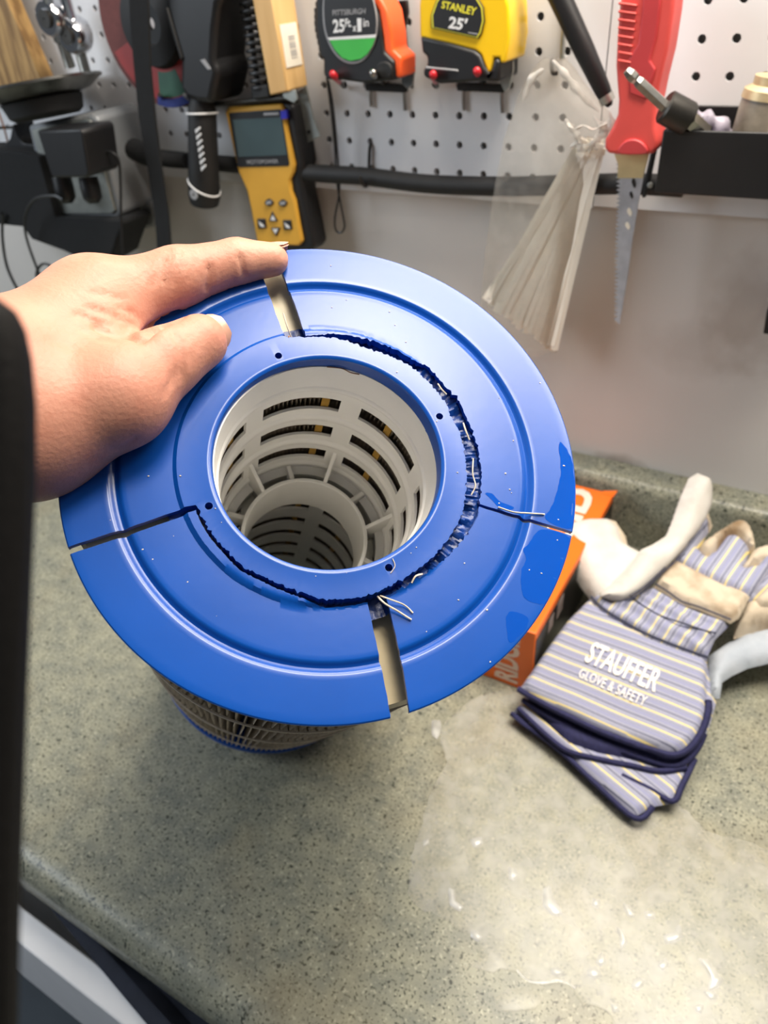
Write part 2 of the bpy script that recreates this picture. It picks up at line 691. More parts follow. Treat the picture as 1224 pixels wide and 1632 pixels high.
HUB = [(24, 54.1), (29, 55.2), (41, 55.0), (51, 55.3), (60, 54.5), (74, 53.2), (89, 55.3), (101, 55.6), (109.8, 57.2), (110.4, 58.3), (203.5, 58.3), (203.8, 54.0), (206, 53.7), (217, 53.9), (227, 53.8),
       (236, 54.6), (245, 53.9), (254, 54.3), (262, 55.1), (268, 56.6), (276, 56.8), (287, 57.0), (296, 56.1), (307, 56.1), (321, 56.4), (338, 56.8), (346, 56.0), (363, 55.1), (375, 55.1), (384, 54.1)]
SEG_IN = [(293, 59.0), (307, 58.9), (317, 59.8), (329, 61.4), (340, 63.1), (349, 62.2), (363, 61.7), (374, 61.2), (384, 60.9), (390, 61.8), (397, 60.2), (409, 61.0), (414, 58.5), (425, 58.1), (438, 57.5), (448, 57.3), (457, 56.4), (470, 56.2)]
LL_IN = [(204, 55.2), (206, 54.9), (217, 55.3), (227, 55.4), (236, 56.3), (245, 55.7), (254, 56.2), (262, 57.1), (266, 58.4), (270, 59.6), (278, 59.3), (287, 59.3)]


def interp(tab, t):
    if t <= tab[0][0]:
        return tab[0][1]
    for (a, b), (c, d) in zip(tab, tab[1:]):
        if t <= c:
            return b + (d - b) * (t - a) / (c - a)
    return tab[-1][1]


def jag(t, k=0.0, amp=0.45):
    return amp * (noise.noise(Vector((t * 0.9, k, 0.0))) + 0.6 * noise.noise(Vector((t * 2.7, k, 3.0))))


def cap_z(r):
    z = 0.0
    if r < 60.0:                       # raised boss round the hub
        s = min(1.0, max(0.0, (60.0 - r) / 1.8))
        z += 1.4 * s * s * (3 - 2 * s)
    d = abs(r - 81.5)
    if d < 2.6:                        # pressed ring groove
        z -= 1.7 * (0.5 + 0.5 * math.cos(PI * d / 2.6))
    if r > 101.0:
        z -= (r - 101.0) * 0.8
    return z


filt = thing('filter_cartridge', C2 - N2 * 0.40, 'round blue-capped filter cartridge with cracked end cap and pale slotted core', 'filter')


def cap_piece(name, th0, th1, rin, tilt=0.0, label=None):
    """th0(r), th1(r) edges in degrees; rin(theta) inner edge"""
    mb = MB()
    rs = [0, .02, .05, .08, .12, .2, .3, .4] + []
    rabs = [59.0, 59.6, 60.2, 62.5, 66, 70, 74, 77, 78.6, 79.4, 80.2, 80.9, 81.5, 82.1, 82.8, 83.6, 84.4, 86, 90, 94, 98, 100.4, 101.1, 101.6]
    mid = (th0(80) + th1(80)) / 2
    n = max(8, int((th1(80) - th0(80)) / 0.8))
    top_, bot_ = [], []
    for i in range(n + 1):
        s = i / n
        tc = th0(60) + (th1(60) - th0(60)) * s
        ri = rin(tc)
        row_t, row_b = [], []
        radii = [ri] + [ri + (62.5 - ri) * k / 3 if r <= 60.2 else max(r, ri + 0.2) for k, r in zip((0.6, 1.2, 2.0), rabs[:3])] + [max(r, ri + 0.3) for r in rabs[3:]]
        for r in radii:
            th = th0(r) + (th1(r) - th0(r)) * s
            z = cap_z(r)
            dz = tilt * (r - 58.0) / 44.0
            row_t.append(T1(r, th, z + dz))
            row_b.append(T1(r, th, min(z, 0) - 2.6 + dz))
        top_.append(row_t)
        bot_.append(row_b)
    m = len(top_[0])
    vs = [p for r in top_ for p in r] + [p for r in bot_ for p in r]
    B = (n + 1) * m
    fs = []
    for i in range(n):
        for k in range(m - 1):
            a = i * m + k
            fs.append((a, a + 1, a + m + 1, a + m))
            fs.append((B + a, B + a + m, B + a + m + 1, B + a + 1))
        a = i * m
        fs.append((a, a + m, B + a + m, B + a))
        a = i * m + m - 1
        fs.append((a, B + a, B + a + m, a + m))
    for k in range(m - 1):
        fs.append((k, B + k, B + k + 1, k + 1))
        a = n * m + k
        fs.append((a, a + 1, B + a + 1, B + a))
    mb.add(vs, fs)
    o = link(name, mb, M['blue'], filt, smooth=32)
    if label:
        o['label'] = label
    return o


def edge(a58, a101, seed):
    return lambda r: a58 + (a101 - a58) * (r - 58) / 43.0 + 0.22 * noise.noise(Vector((r * 0.45, seed, 1.5))) * 60 / r + 0.10 * noise.noise(Vector((r * 1.7, seed, 4.5)))


cap_piece('cap_segment', edge(109.9, 109.9, 1), edge(203.4, 203.2, 2), lambda t: 58.3, label='blue cap quarter still joined to the hub, under the hand')
cap_piece('cap_segment', edge(206.0, 204.9, 3), edge(285.6, 284.0, 4), lambda t: interp(LL_IN, t) + jag(t, 9, 0.35), tilt=0.6, label='blue cap quarter broken away at lower left')
cap_piece('cap_segment', edge(292.8, 288.0, 5), edge(344.2, 344.3, 6), lambda t: interp(SEG_IN, t) + jag(t * 0.7, 5, 1.0), label='blue cap piece at lower right between wide gap and hairline crack')
cap_piece('cap_segment', edge(345.3, 345.3, 6), edge(461.4, 465.4, 7), lambda t: interp(SEG_IN, t) + jag(t * 0.7, 5, 1.0), label='largest blue cap piece, upper right, with pale sheen')

# hub ring with four screw holes
mb = MB()
n = 480
vs, fs = [], []
rows = []
for i in range(n):
    t = 24 + 360.0 * i / n
    inside = 110.2 < t < 203.6
    re = interp(HUB, t) + (0 if inside else jag(t * 0.7, 2, 1.0))
    prof = [(45.0, -8.0), (45.0, -0.2), (45.25, 0.7), (45.9, 1.25), (46.8, 1.45), (47.2, 1.4), (re - 1.2, 1.4), (re, 1.38 if not inside else cap_z(re)), (re + 0.25, -2.0), (re + 0.2, -8.0)]
    rows.append([T1(r, t, h) for r, h in prof])
m = len(rows[0])
vs = [p for r in rows for p in r]
for i in range(n):
    j = (i + 1) % n
    for k in range(m):
        k2 = (k + 1) % m
        fs.append((i * m + k, i * m + k2, j * m + k2, j * m + k))
mb.add(vs, fs)
hub = link('hub_ring', mb, M['blue'], filt, smooth=32)
hub['label'] = 'blue hub ring with four screw holes and ragged broken rim'
cut = MB()
for t in (116, 25.5, 298.5, 206.5):
    cut.lathe(T1(49.8, t, -5), N1, [(0.0, 0), (1.45, 0), (1.45, 8), (0.0, 8)] and [(1e-5, 0), (0.00150, 0), (0.00150, 0.012), (1e-5, 0.012)], 16, closed=False)
cutter = link('cutter', cut, M['blue'], filt, smooth=0)
bmod = hub.modifiers.new('holes', 'BOOLEAN')
bmod.operation = 'DIFFERENCE'
bmod.object = cutter
bmod.solver = 'EXACT'
bpy.context.view_layer.update()
newme = bpy.data.meshes.new_from_object(hub.evaluated_get(bpy.context.evaluated_depsgraph_get()))
hub.modifiers.clear()
hub.data = newme
cme = cutter.data
bpy.data.objects.remove(cutter)
bpy.data.meshes.remove(cme)

# torn resin seen in the cracks: a lumpy ring under hub and segments
mb = MB()
n, m = 520, 9
vs, fs = [], []
for i in range(n):
    t = 360.0 * i / n
    for k in range(m):
        r = 53.0 + 12.0 * k / (m - 1)
        deep = 206 < t < 292 or 96 < t < 112
        z = -3.6 + 1.6 * noise.noise(Vector((t * 0.30, r * 0.12, 0))) + 1.0 * noise.noise(Vector((t * 0.9, r * 0.25, 7)))
        # segment side of the tear slopes up to its edge
        z += 1.3 * max(0, (r - 58.0) / 7.0)
        if deep:
            z = -7.0 + 0.6 * noise.noise(Vector((t * 0.6, r * 0.5, 2)))
        if r > 63:
            z = min(z, -3.2)
        vs.append(T1(r, t, min(z, -2.7 if r > 61.5 else 0.2)))
for i in range(n):
    j = (i + 1) % n
    for k in range(m - 1):
        fs.append((i * m + k, i * m + k + 1, j * m + k + 1, j * m + k))
mb.add(vs, fs)
o = link('torn_resin', mb, M['blue_rough'], filt, smooth=30)
o['label'] = 'torn dark blue resin inside the cracks'

# cream resin bed below the cap
mb = MB()
mb.lathe(C2, N2, [(0.0470, -0.0105), (0.064, -0.0125), (0.096, -0.0125), (0.0975, -0.016), (0.0470, -0.020)], 96)
link('resin_bed', mb, M['resin'], filt, smooth=40)['label'] = 'cream resin bed seen through the cap gaps'

# slotted core tube
RI, RO = 44.3, 45.7
hs = [-6.5]
row_top = -33.0
k = 0
wins = []
while row_top - 28.0 * k > -405:
    wins.append((row_top - 28.0 * k, row_top - 28.0 * k - 11.0))
    k += 1
cols = []
for c in range(6):
    cols.append((19.5 + 60 * c, 66.8 + 60 * c))
mb = MB()
angs = []
for c in range(6):
    a0, a1 = cols[c]
    angs += [a0 + (a1 - a0) * q / 8 for q in range(9)] + [a1 + (12.7) * q / 3 for q in (1, 2)]
levels = [-7.0, -20.5, -22.0]
for a, b in wins:
    levels += [a, b]
levels.append(-420.0)


def is_win(deg, lo, hi):
    d = (deg - 19.5) % 60
    if d > 47.3:
        return False
    return any(abs(a - lo) < 0.1 and abs(b - hi) < 0.1 for a, b in wins)


na, nl = len(angs), len(levels)
vs, fs = [], []
for side, R_ in ((0, RI), (1, RO)):
    for l in levels:
        R2 = R_ + (0.7 if (side == 0 and l > -21) else 0)
        for a in angs:
            vs.append(T2(R2, a, l))
off = na * nl
for li in range(nl - 1):
    for ai in range(na):
        aj = (ai + 1) % na
        amid = angs[ai] + 0.5
        if is_win(amid, levels[li], levels[li + 1]):
            i0, i1 = li * na + ai, (li + 1) * na + ai
            j0, j1 = li * na + aj, (li + 1) * na + aj
            fs.append((i0, j0, off + j0, off + i0))
            fs.append((i1, off + i1, off + j1, j1))
            prev = angs[ai - 1] + 0.5
            nxt = angs[aj] + 0.5
            if not is_win(prev, levels[li], levels[li + 1]):
                fs.append((i0, off + i0, off + i1, i1))
            if not is_win(nxt, levels[li], levels[li + 1]):
                fs.append((j0, j1, off + j1, off + j0))
            continue
        a_ = li * na + ai
        b_ = li * na + aj
        fs.append((a_, b_, b_ + na, a_ + na))
        fs.append((off + a_, off + a_ + na, off + b_ + na, off + b_))
for ai in range(na):
    aj = (ai + 1) % na
    fs.append((ai, off + ai, off + aj, aj))
mb.add(vs, fs)
link('core_tube', mb, M['core'], filt, smooth=30)['label'] = 'off-white slotted core tube inside the filter'

# raised hoops between the slots on the inside wall
for (a, b), (c, d) in zip(wins[:4], wins[1:5]):
    mb = MB()
    mid = (b + c) / 2
    mb.lathe(C2, N2, [(RI * .001 + .0002, (mid + 3.2) * .001), (RI * .001 - .0011, (mid + 1.6) * .001), (RI * .001 - .0011, (mid - 1.6) * .001), (RI * .001 + .0002, (mid - 3.2) * .001)], 72, closed=False)
    link('core_hoop', mb, M['core'], filt, smooth=50)
mb = MB()
mb.lathe(C2, N2, [(RI * .001 + .0002, -.0225), (RI * .001 - .0009, -.0235), (RI * .001 - .0009, -.0255), (RI * .001 + .0002, -.0265)], 72, closed=False)
link('core_hoop', mb, M['core'], filt, smooth=50)

# inner ring carried on spokes half way down
ring_o = MB()
ring_o.lathe(C2, N2, [(0.0333, -0.104), (0.0333, -0.140), (0.0312, -0.140), (0.0312, -0.104)], 72)
ring_ = link('inner_ring', ring_o, M['core'], filt, smooth=40, bevel=0.0004)
for q in range(6):
    for kind, a in ((0, 13.2 + 60 * q), (1, 43.2 + 60 * q)):
        mb = MB()
        w = 1.1 if kind == 0 else 1.3
        zo, zi = (-88.0, -104.2) if kind == 0 else (-110.5, -106.0)
        zb = -124.0 if kind == 0 else -118.0
        def sp(r, s, h):
            return T2(r, a + math.degrees(s * w / r), h)
        mb.hexa([sp(33.0, -1, zb), sp(33.0, 1, zb), sp(44.8, 1, zb), sp(44.8, -1, zb)], [sp(33.0, -1, zi), sp(33.0, 1, zi), sp(44.8, 1, zo), sp(44.8, -1, zo)])
        link('spoke', mb, M['core'], filt, smooth=0, bevel=0.0005)
mb = MB()
mb.lathe(C2, N2, [(0.0448, -0.114), (0.0395, -0.114), (0.0395, -0.117), (0.0448, -0.117)], 72)
link('spoke_rim', mb, M['core'], filt, smooth=40)

# pleated media: one zig-zag sheet, with ochre-stained pleats inside
mb = MB()
NP = 142
vs, fs = [], []
prof = []
for i in range(NP):
    for f, r in ((0.0, 47.4), (0.38, 97.0), (0.5, 98.0), (0.62, 97.0)):
        prof.append((r, 360.0 * (i + f + 0.12 * (random.random() - .5)) / NP))
lv = [-16, -60, -110, -150, -200, -250, -300, -350, -400, -418]
for l in lv:
    for r, a in prof:
        vs.append(T2(r, a + 0.5 * noise.noise(Vector((a * 0.4, l * 0.03, 0))), l))
n = len(prof)
for li in range(len(lv) - 1):
    for i in range(n):
        j = (i + 1) % n
        fs.append((li * n + i, li * n + j, (li + 1) * n + j, (li + 1) * n + i))
mb.add(vs, fs)
link('pleated_media', mb, M['media'], filt, smooth=20)['label'] = 'grimy pale pleated filter media'
for h in (-96, -215, -330):
    mb = MB()
    mb.lathe(C2, N2, [(0.0989, (h + 4) * .001), (0.0989, (h - 4) * .001), (0.0982, (h - 4) * .001), (0.0982, (h + 4) * .001)], 142)
    link('band', mb, M['band'], filt, smooth=60)
for a in (48, 88, 150):
    mb = MB()
    def st(r, s, h):
        return T2(r, a + s, h)
    mb.hexa([st(46.2, -2.2, -400), st(46.2, 2.2, -400), st(47.2, 2.2, -400), st(47.2, -2.2, -400)], [st(46.2, -2.2, -18), st(46.2, 2.2, -18), st(47.2, 2.2, -18), st(47.2, -2.2, -18)])
    link('glue_seam', mb, M['ochre'], filt, smooth=0)['label'] = 'ochre glue line on the pleats behind the slots'

# bottom cap, its lower rim on the worktop
mb = MB()
RB = 0.0998
LB = (C2.z - RB * math.sqrt(1 - N2.z ** 2)) / N2.z
mb.lathe(C2, N2, [(0.044, -LB), (RB - 0.002, -LB), (RB, -LB + 0.002), (RB, -LB + 0.011), (RB - 0.0015, -LB + 0.013), (0.044, -LB + 0.013)], 96)
link('bottom_cap', mb, M['blue'], filt, smooth=40)

# loose fibres and crumbs at the breaks
def strand(pts, r, mat):
    mb = MB()
    mb.tube(smoothpath([T1(*p) for p in pts], 6), r * 0.6, 6)
    link('fiber', mb, M[mat], filt, smooth=60)


strand([(58, 290, -1), (62, 291, 2.2), (66, 294, 1.6), (71, 297, 0.6)], 0.0007, 'fiber')
strand([(58, 291, -1), (61, 293, 2.5), (65, 297, 1.2), (69, 298.5, 0.4)], 0.0005, 'fiber')
strand([(70, 346, 0.5), (76, 345.4, 1.6), (82, 346.5, 1.0), (89, 347.6, 0.5)], 0.00055, 'fiber')
strand([(52, 298, 1.6), (50.5, 301, 2.0), (47.5, 302, 1.7)], 0.0003, 'fiber')
strand([(70, 143, 0.3), (67, 144.5, 0.5)], 0.0003, 'fiber')
strand([(57, 106, -5), (60, 107, -2), (64, 107.6, 0.5), (69, 107.6, 1.0)], 0.0005, 'fiber')
strand([(59, 4, -0.5), (58.2, 357, 0.4), (59.5, 352, 0.8), (58.5, 348, 0.2)], 0.0005, 'fiber')
strand([(59, 40, -1), (58, 37, 0.2), (58.5, 34, -0.2)], 0.0006, 'fiber')
strand([(59, 20, -1), (58.2, 16, 0.6), (58.8, 12, -0.2)], 0.0006, 'fiber')
strand([(58.5, 309, 0.0), (57.8, 306, 1.4), (59.0, 303.5, 0.6)], 0.0006, 'fiber')
strand([(44.6, 92, -4.5), (44.4, 84, -4.2), (44.5, 79, -6.2), (44.4, 74, -5.6)], 0.0004, 'rust')
strand([(56.5, 107.5, -3), (57.5, 108, 0.5), (56.6, 108.6, 0.8), (55.6, 108, -2)], 0.0009, 'rust')

# scattered pale specks
mb = MB()
rnd = random.Random(3)
for q in range(70):
    t, r = rnd.uniform(0, 360), rnd.uniform(47, 100)
    if 110 < t < 175 or 45 < r < 46:
        continue
    if (282 < t < 295 or 100 < t < 112) or (52 < r < 63 and not 110 < t < 203) or abs(r - 81.5) < 3:
        continue
    s = rnd.uniform(0.15, 0.42)
    p = T1(r, t, cap_z(r) + 0.12)
    mb.ball(p, s * 0.001, 6, 4, (rnd.uniform(.7, 1.6), rnd.uniform(.7, 1.3), 0.5))
o = link('specks', mb, M['fiber'], filt, smooth=60)
o['kind'] = 'stuff'

# wet film along the right rim
def wet(pts):
    loop = smoothpath([(r, t, 0) for r, t in pts], 5, closed=True)
    loop = [(p.x + 0.5 * noise.noise(Vector((p.x, p.y * 0.7, 5))), p.y) for p in loop]
    mb = MB()
    tri = geometry.delaunay_2d_cdt([Vector((r, t * 1.4)) for r, t in loop], [(i, (i + 1) % len(loop)) for i in range(len(loop))], [], 1, 1e-5)
    vs = [T1(min(v.x, 101.1), v.y / 1.4, max(cap_z(min(v.x, 101.1)), cap_z(v.x)) + 0.07) for v in tri[0]]
    mb.add(vs, [tuple(f) for f in tri[2]])
    link('wet_patch', mb, M['wet'], filt, smooth=60)['label'] = 'wet shiny patch of water on the cap rim'


wet([(101, 346.0), (101, 352), (101, 358), (100.6, 364), (97.5, 368), (96, 366), (95.5, 360), (93.5, 355), (92, 351), (90, 346.4)])
wet([(101, 343.6), (89, 343.4), (86, 339), (84.6, 336), (87, 334), (87, 331), (90, 327), (93.5, 325), (98, 325.5), (101, 327), (101, 332), (101, 338)])
wet([(99, 321.5), (100.5, 318), (99, 314.5), (93, 317.5), (91.5, 319.5), (94, 321)])
wet([(64.0, 350), (67, 350.4), (70, 348.4), (76, 347.5), (75, 346.3), (70, 346.4), (67, 348)])

# ================================================================== the hand
def surface_nets(field, org, h):
    """field: 3-D array sampled at org + h * index; returns vertices and quads of the zero surface"""
    s = field < 0
    nx, ny, nz = field.shape
    cnt = np.zeros((nx - 1, ny - 1, nz - 1), np.int32)
    for a in (0, 1):
        for b in (0, 1):
            for c in (0, 1):
                cnt += s[a:nx - 1 + a, b:ny - 1 + b, c:nz - 1 + c]
    act = (cnt > 0) & (cnt < 8)
    idx = -np.ones(act.shape, np.int64)
    cells = np.argwhere(act)
    idx[act] = np.arange(len(cells))
    acc = np.zeros((len(cells), 3))
    num = np.zeros(len(cells))
    ci, cj, ck = cells.T
    corners = [(a, b, c) for a in (0, 1) for b in (0, 1) for c in (0, 1)]
    for p in corners:
        for ax in range(3):
            if p[ax]:
                continue
            q = list(p)
            q[ax] = 1
            fa = field[ci + p[0], cj + p[1], ck + p[2]]
            fb = field[ci + q[0], cj + q[1], ck + q[2]]
            m = (fa < 0) != (fb < 0)
            t = np.where(m, fa / np.where(np.abs(fa - fb) < 1e-12, 1, fa - fb), 0)
            pos = np.array(p, float)[None, :].repeat(len(cells), 0)
            pos[:, ax] += t
            acc[m] += pos[m]
            num[m] += 1
    verts = org + h * (cells + acc / num[:, None])
    quads = []
    for ax in range(3):
        sl0 = [slice(1, -1)] * 3
        a_, b_ = (ax + 1) % 3, (ax + 2) % 3
        lo = [slice(None)] * 3
        hi = [slice(None)] * 3
        lo[ax] = slice(0, -1)
        hi[ax] = slice(1, None)
        ch = s[tuple(lo)] != s[tuple(hi)]
        e = np.argwhere(ch)
        ok = (e[:, a_] > 0) & (e[:, b_] > 0) & (e[:, a_] < field.shape[a_] - 1) & (e[:, b_] < field.shape[b_] - 1)
        e = e[ok]
        flip = s[tuple(lo)][e[:, 0], e[:, 1], e[:, 2]]

        def cell(da, db):
            c = e.copy()
            c[:, a_] -= da
            c[:, b_] -= db
            return idx[c[:, 0], c[:, 1], c[:, 2]]
        q = np.stack([cell(1, 1), cell(0, 1), cell(0, 0), cell(1, 0)], 1)
        q[~flip] = q[~flip][:, ::-1]
        quads.append(q)
    return verts, np.concatenate(quads)


def round_cone(P, a, b, r1, r2):
    a, b = np.array(a), np.array(b)
    ba = b - a
    l2 = ba @ ba
    rr = r1 - r2
    a2 = l2 - rr * rr
    il2 = 1.0 / l2
    pa = P - a
    y = pa @ ba
    z = y - l2
    x2 = ((pa * l2 - y[..., None] * ba) ** 2).sum(-1)
    y2 = y * y * l2
    z2 = z * z * l2
    k = np.sign(rr) * rr * rr * x2
    d = (np.sqrt(x2 * a2 * il2) + y * rr) * il2 - r1
    d = np.where(np.sign(z) * a2 * z2 > k, np.sqrt(x2 + z2) * il2 - r2, d)
    d = np.where(np.sign(y) * a2 * y2 < k, np.sqrt(x2 + y2) * il2 - r1, d)
    return d


def smin(a, b, k):
    h = np.clip(0.5 + 0.5 * (b - a) / k, 0, 1)
    return b * (1 - h) + a * h - k * h * (1 - h)


def build_hand():
    mm = lambda v: np.array(v) * 1000.0
    wrist = mm(WD(-25, 640, 0.268))
    arm = mm(WD(-25, 640, 0.268) + (-RIGHT * 0.95 + DOWN * 0.22 - FWD * 0.10).normalized() * 0.19)
    tcmc = mm(PC(50, 680, 10))
    tmcp = mm(PC(190, 632, 15))
    tip_ = mm(PC(262, 578, 13))
    ttip = mm(PC(318, 545, 10.5))
    imcp = mm(PC(150, 494, 4))
    ipip = mm(PC(283, 442, 5))
    idip = mm(PC(378, 417, 4))
    itip = mm(PC(433, 414, 3.5))
    mmcp = mm(PC(110, 545, -24))
    rmcp = mm(PC(85, 600, -42))
    pmcp = mm(PC(60, 660, -54))
    C = [  # (a, b, ra, rb, blend)
        (wrist, arm, 31, 37, 12),
        (wrist, tcmc, 30, 24, 14),
        (wrist, imcp, 28, 19.5, 12),
        (wrist, mmcp, 27, 17, 12),
        (wrist, rmcp, 25, 16, 12),
        (wrist, pmcp, 23, 14, 12),
        (imcp, mmcp, 18, 16, 8), (mmcp, rmcp, 15, 14, 8), (rmcp, pmcp, 14, 13, 8),
        (tcmc, tmcp, 25, 18, 10),
        (tmcp, mm(PC(170, 545, 4)), 13, 13, 12),
        (tcmc, imcp, 20, 17, 10),
        (tmcp, tip_, 17.0, 12.8, 6),
        (tip_, ttip, 12.9, 10.9, 4),
        (imcp, ipip, 17.0, 12.0, 6),
        (ipip, idip, 11.9, 9.2, 4),
        (idip, itip, 9.3, 7.2, 3),
        (mmcp, mm(T1(111, 142, -30)), 14.5, 10.5, 5), (mm(T1(111, 142, -30)), mm(T1(111, 129, -30)), 10.2, 8.5, 3), (mm(T1(111, 129, -30)), mm(T1(106, 119, -28)), 8.5, 7.0, 3),
        (rmcp, mm(T1(111, 158, -47)), 13.5, 10.0, 5), (mm(T1(111, 158, -47)), mm(T1(111, 145, -48)), 9.8, 8.2, 3), (mm(T1(111, 145, -48)), mm(T1(106, 135, -47)), 8.2, 6.8, 3),
        (pmcp, mm(T1(110, 168, -62)), 12, 9.0, 5), (mm(T1(110, 168, -62)), mm(T1(111, 158, -63)), 8.6, 7.4, 3), (mm(T1(111, 158, -63)), mm(T1(106, 150, -62)), 7.4, 6.2, 3),
    ]
    pts = np.array([p for c in C for p in (c[0], c[1])])
    lo = pts.min(0) - 42
    hi = pts.max(0) + 42
    h = 1.7
    dims = np.ceil((hi - lo) / h).astype(int) + 1
    gx, gy, gz = [lo[i] + h * np.arange(dims[i]) for i in range(3)]
    F = np.full(dims, 60.0, np.float64)
    for a, b, ra, rb, k in C:
        R_ = max(ra, rb) + k + 8
        l = np.minimum(a, b) - R_
        u = np.maximum(a, b) + R_
        i0 = np.maximum(((l - lo) / h).astype(int), 0)
        i1 = np.minimum(((u - lo) / h).astype(int) + 2, dims)
        G = np.stack(np.meshgrid(gx[i0[0]:i1[0]], gy[i0[1]:i1[1]], gz[i0[2]:i1[2]], indexing='ij'), -1)
        d = round_cone(G, a, b, ra, rb)
        sub = F[i0[0]:i1[0], i0[1]:i1[1], i0[2]:i1[2]]
        F[i0[0]:i1[0], i0[1]:i1[1], i0[2]:i1[2]] = smin(sub, d, k)
    v, q = surface_nets(F, lo, h)
    # a light relaxation to hide the sampling grid
    nb = np.zeros_like(v)
    ct = np.zeros(len(v))
    for s_ in range(4):
        i, j = q[:, s_], q[:, (s_ + 1) % 4]
        np.add.at(nb, i, v[j])
        np.add.at(ct, i, 1)
        np.add.at(nb, j, v[i])
        np.add.at(ct, j, 1)
    v = 0.5 * v + 0.5 * nb / ct[:, None]
    # vertex normals
    tri_n = np.cross(v[q[:, 2]] - v[q[:, 0]], v[q[:, 3]] - v[q[:, 1]])
    vn = np.zeros_like(v)
    for s_ in range(4):
        np.add.at(vn, q[:, s_], tri_n)
    vn /= np.linalg.norm(vn, axis=1)[:, None] + 1e-9
    # keep the skin off the hard cap: flatten where it would sink in
    c1 = mm(C1)
    n1 = np.array(N1)
    rel = v - c1
    hh = rel @ n1
    rad = np.linalg.norm(rel - hh[:, None] * n1, axis=1)
    on = (rad < 101.8) & (hh < 0.15) & (hh > -9)
    v[on] += (0.15 - hh[on])[:, None] * n1
    # creases, pressed where the folds of the skin run
    d = (v / 1000.0) - np.array(CAM)
    zc = d @ np.array(FWD)
    sx = 612 + FPX * (d @ np.array(RIGHT)) / zc
    sy = 816 + FPX * (d @ np.array(DOWN)) / zc
    facing = (vn * d).sum(1) < 0
    CR = [([(205, 528), (180, 518), (150, 512), (120, 500)], 4, 0.9), ([(215, 520), (200, 508), (172, 500), (140, 490)], 4, 0.8), ([(196, 478), (170, 470), (140, 466)], 5, 0.5), ([(310, 412), (305, 432), (300, 448)], 3, 0.6), ([(240, 420), (228, 445)], 3, 0.5), ([(268, 398), (258, 424), (252, 448)], 3, 0.6), ([(120, 560), (100, 545), (80, 540)], 5, 0.4), ([(300, 560), (306, 572)], 3, 0.4), ([(225, 540), (240, 525), (262, 512), (285, 503)], 6, 3.0), ([(222, 538), (200, 533), (178, 530), (150, 520)], 5, 2.0), ([(228, 512), (215, 500), (190, 490)], 4, 0.8), ([(210, 535), (205, 520), (185, 508)], 4, 0.8),
          ([(185, 545), (160, 540), (130, 525)], 4, 0.6), ([(277, 400), (268, 425), (262, 450)], 3, 0.8), ([(290, 398), (284, 425), (276, 452)], 3, 0.8), ([(303, 402), (296, 428)], 3, 0.7), ([(262, 412), (250, 436), (243, 455)], 3, 0.6),
          ([(330, 460), (334, 440), (333, 425)], 4, 0.9), ([(390, 440), (386, 425), (382, 408)], 4, 0.9), ([(275, 530), (288, 550), (292, 580), (290, 602)], 4, 0.9), ([(300, 535), (306, 560), (304, 585)], 3, 0.5), ([(282, 590), (270, 612), (262, 628)], 4, 0.7), ([(215, 700), (200, 712), (180, 718)], 4, 0.6)]
    for line, w, dep in CR:
        best = np.full(len(v), 1e9)
        for (x0, y0), (x1, y1) in zip(line, line[1:]):
            dx, dy = x1 - x0, y1 - y0
            t = np.clip(((sx - x0) * dx + (sy - y0) * dy) / (dx * dx + dy * dy), 0, 1)
            best = np.minimum(best, np.hypot(sx - x0 - t * dx, sy - y0 - t * dy))
        amt = dep * np.exp(-(best / w) ** 2) * facing
        v -= vn * amt[:, None] * 1.15
    return v / 1000.0, q


def skin_material():
    m = pm('skin', '#c3836d', 0.5, color2='#d0977f', scale=28, bump=0.25, bscale=560, sub=0.12, spec=0.45)
    nt = m.node_tree
    b = nt.nodes['Principled BSDF']
    src = b.inputs['Base Color'].links[0].from_socket
    tc = nt.nodes.new('ShaderNodeTexCoord')
    nz = nt.nodes.new('ShaderNodeTexNoise')
    nz.inputs['Scale'].default_value = 75
    nz.inputs['Detail'].default_value = 6
    nt.links.new(tc.outputs['Object'], nz.inputs['Vector'])
    mr = nt.nodes.new('ShaderNodeMapRange')
    mr.inputs[1].default_value = 0.55
    mr.inputs[2].default_value = 0.8
    mr.inputs[4].default_value = 0.45
    nt.links.new(nz.outputs[0], mr.inputs[0])
    mx = nt.nodes.new('ShaderNodeMix')
    mx.data_type = 'RGBA'
    mx.inputs[7].default_value = lin('#b96f58')
    nt.links.new(mr.outputs[0], mx.inputs[0])
    nt.links.new(src, mx.inputs[6])
    nt.links.new(mx.outputs[2], b.inputs['Base Color'])
    return m


M['skin'] = skin_material()
hv, hq = build_hand()
mb = MB()
mb.v = [tuple(p) for p in hv]
mb.f = [tuple(int(i) for i in f) for f in hq]
org = WD(-25, 640, 0.268)
person = thing('person', org, 'bare left hand and wrist gripping the rim of the blue filter cap', 'person')
hand = link('hand', mb, M['skin'], person, smooth=80)
hand['label'] = 'bare hand, thumb on the cap face, index finger along its rim'
# nails
M['nail'] = pm('fingernail', '#d6a38d', 0.25, var=0.05, scale=50, spec=0.6)


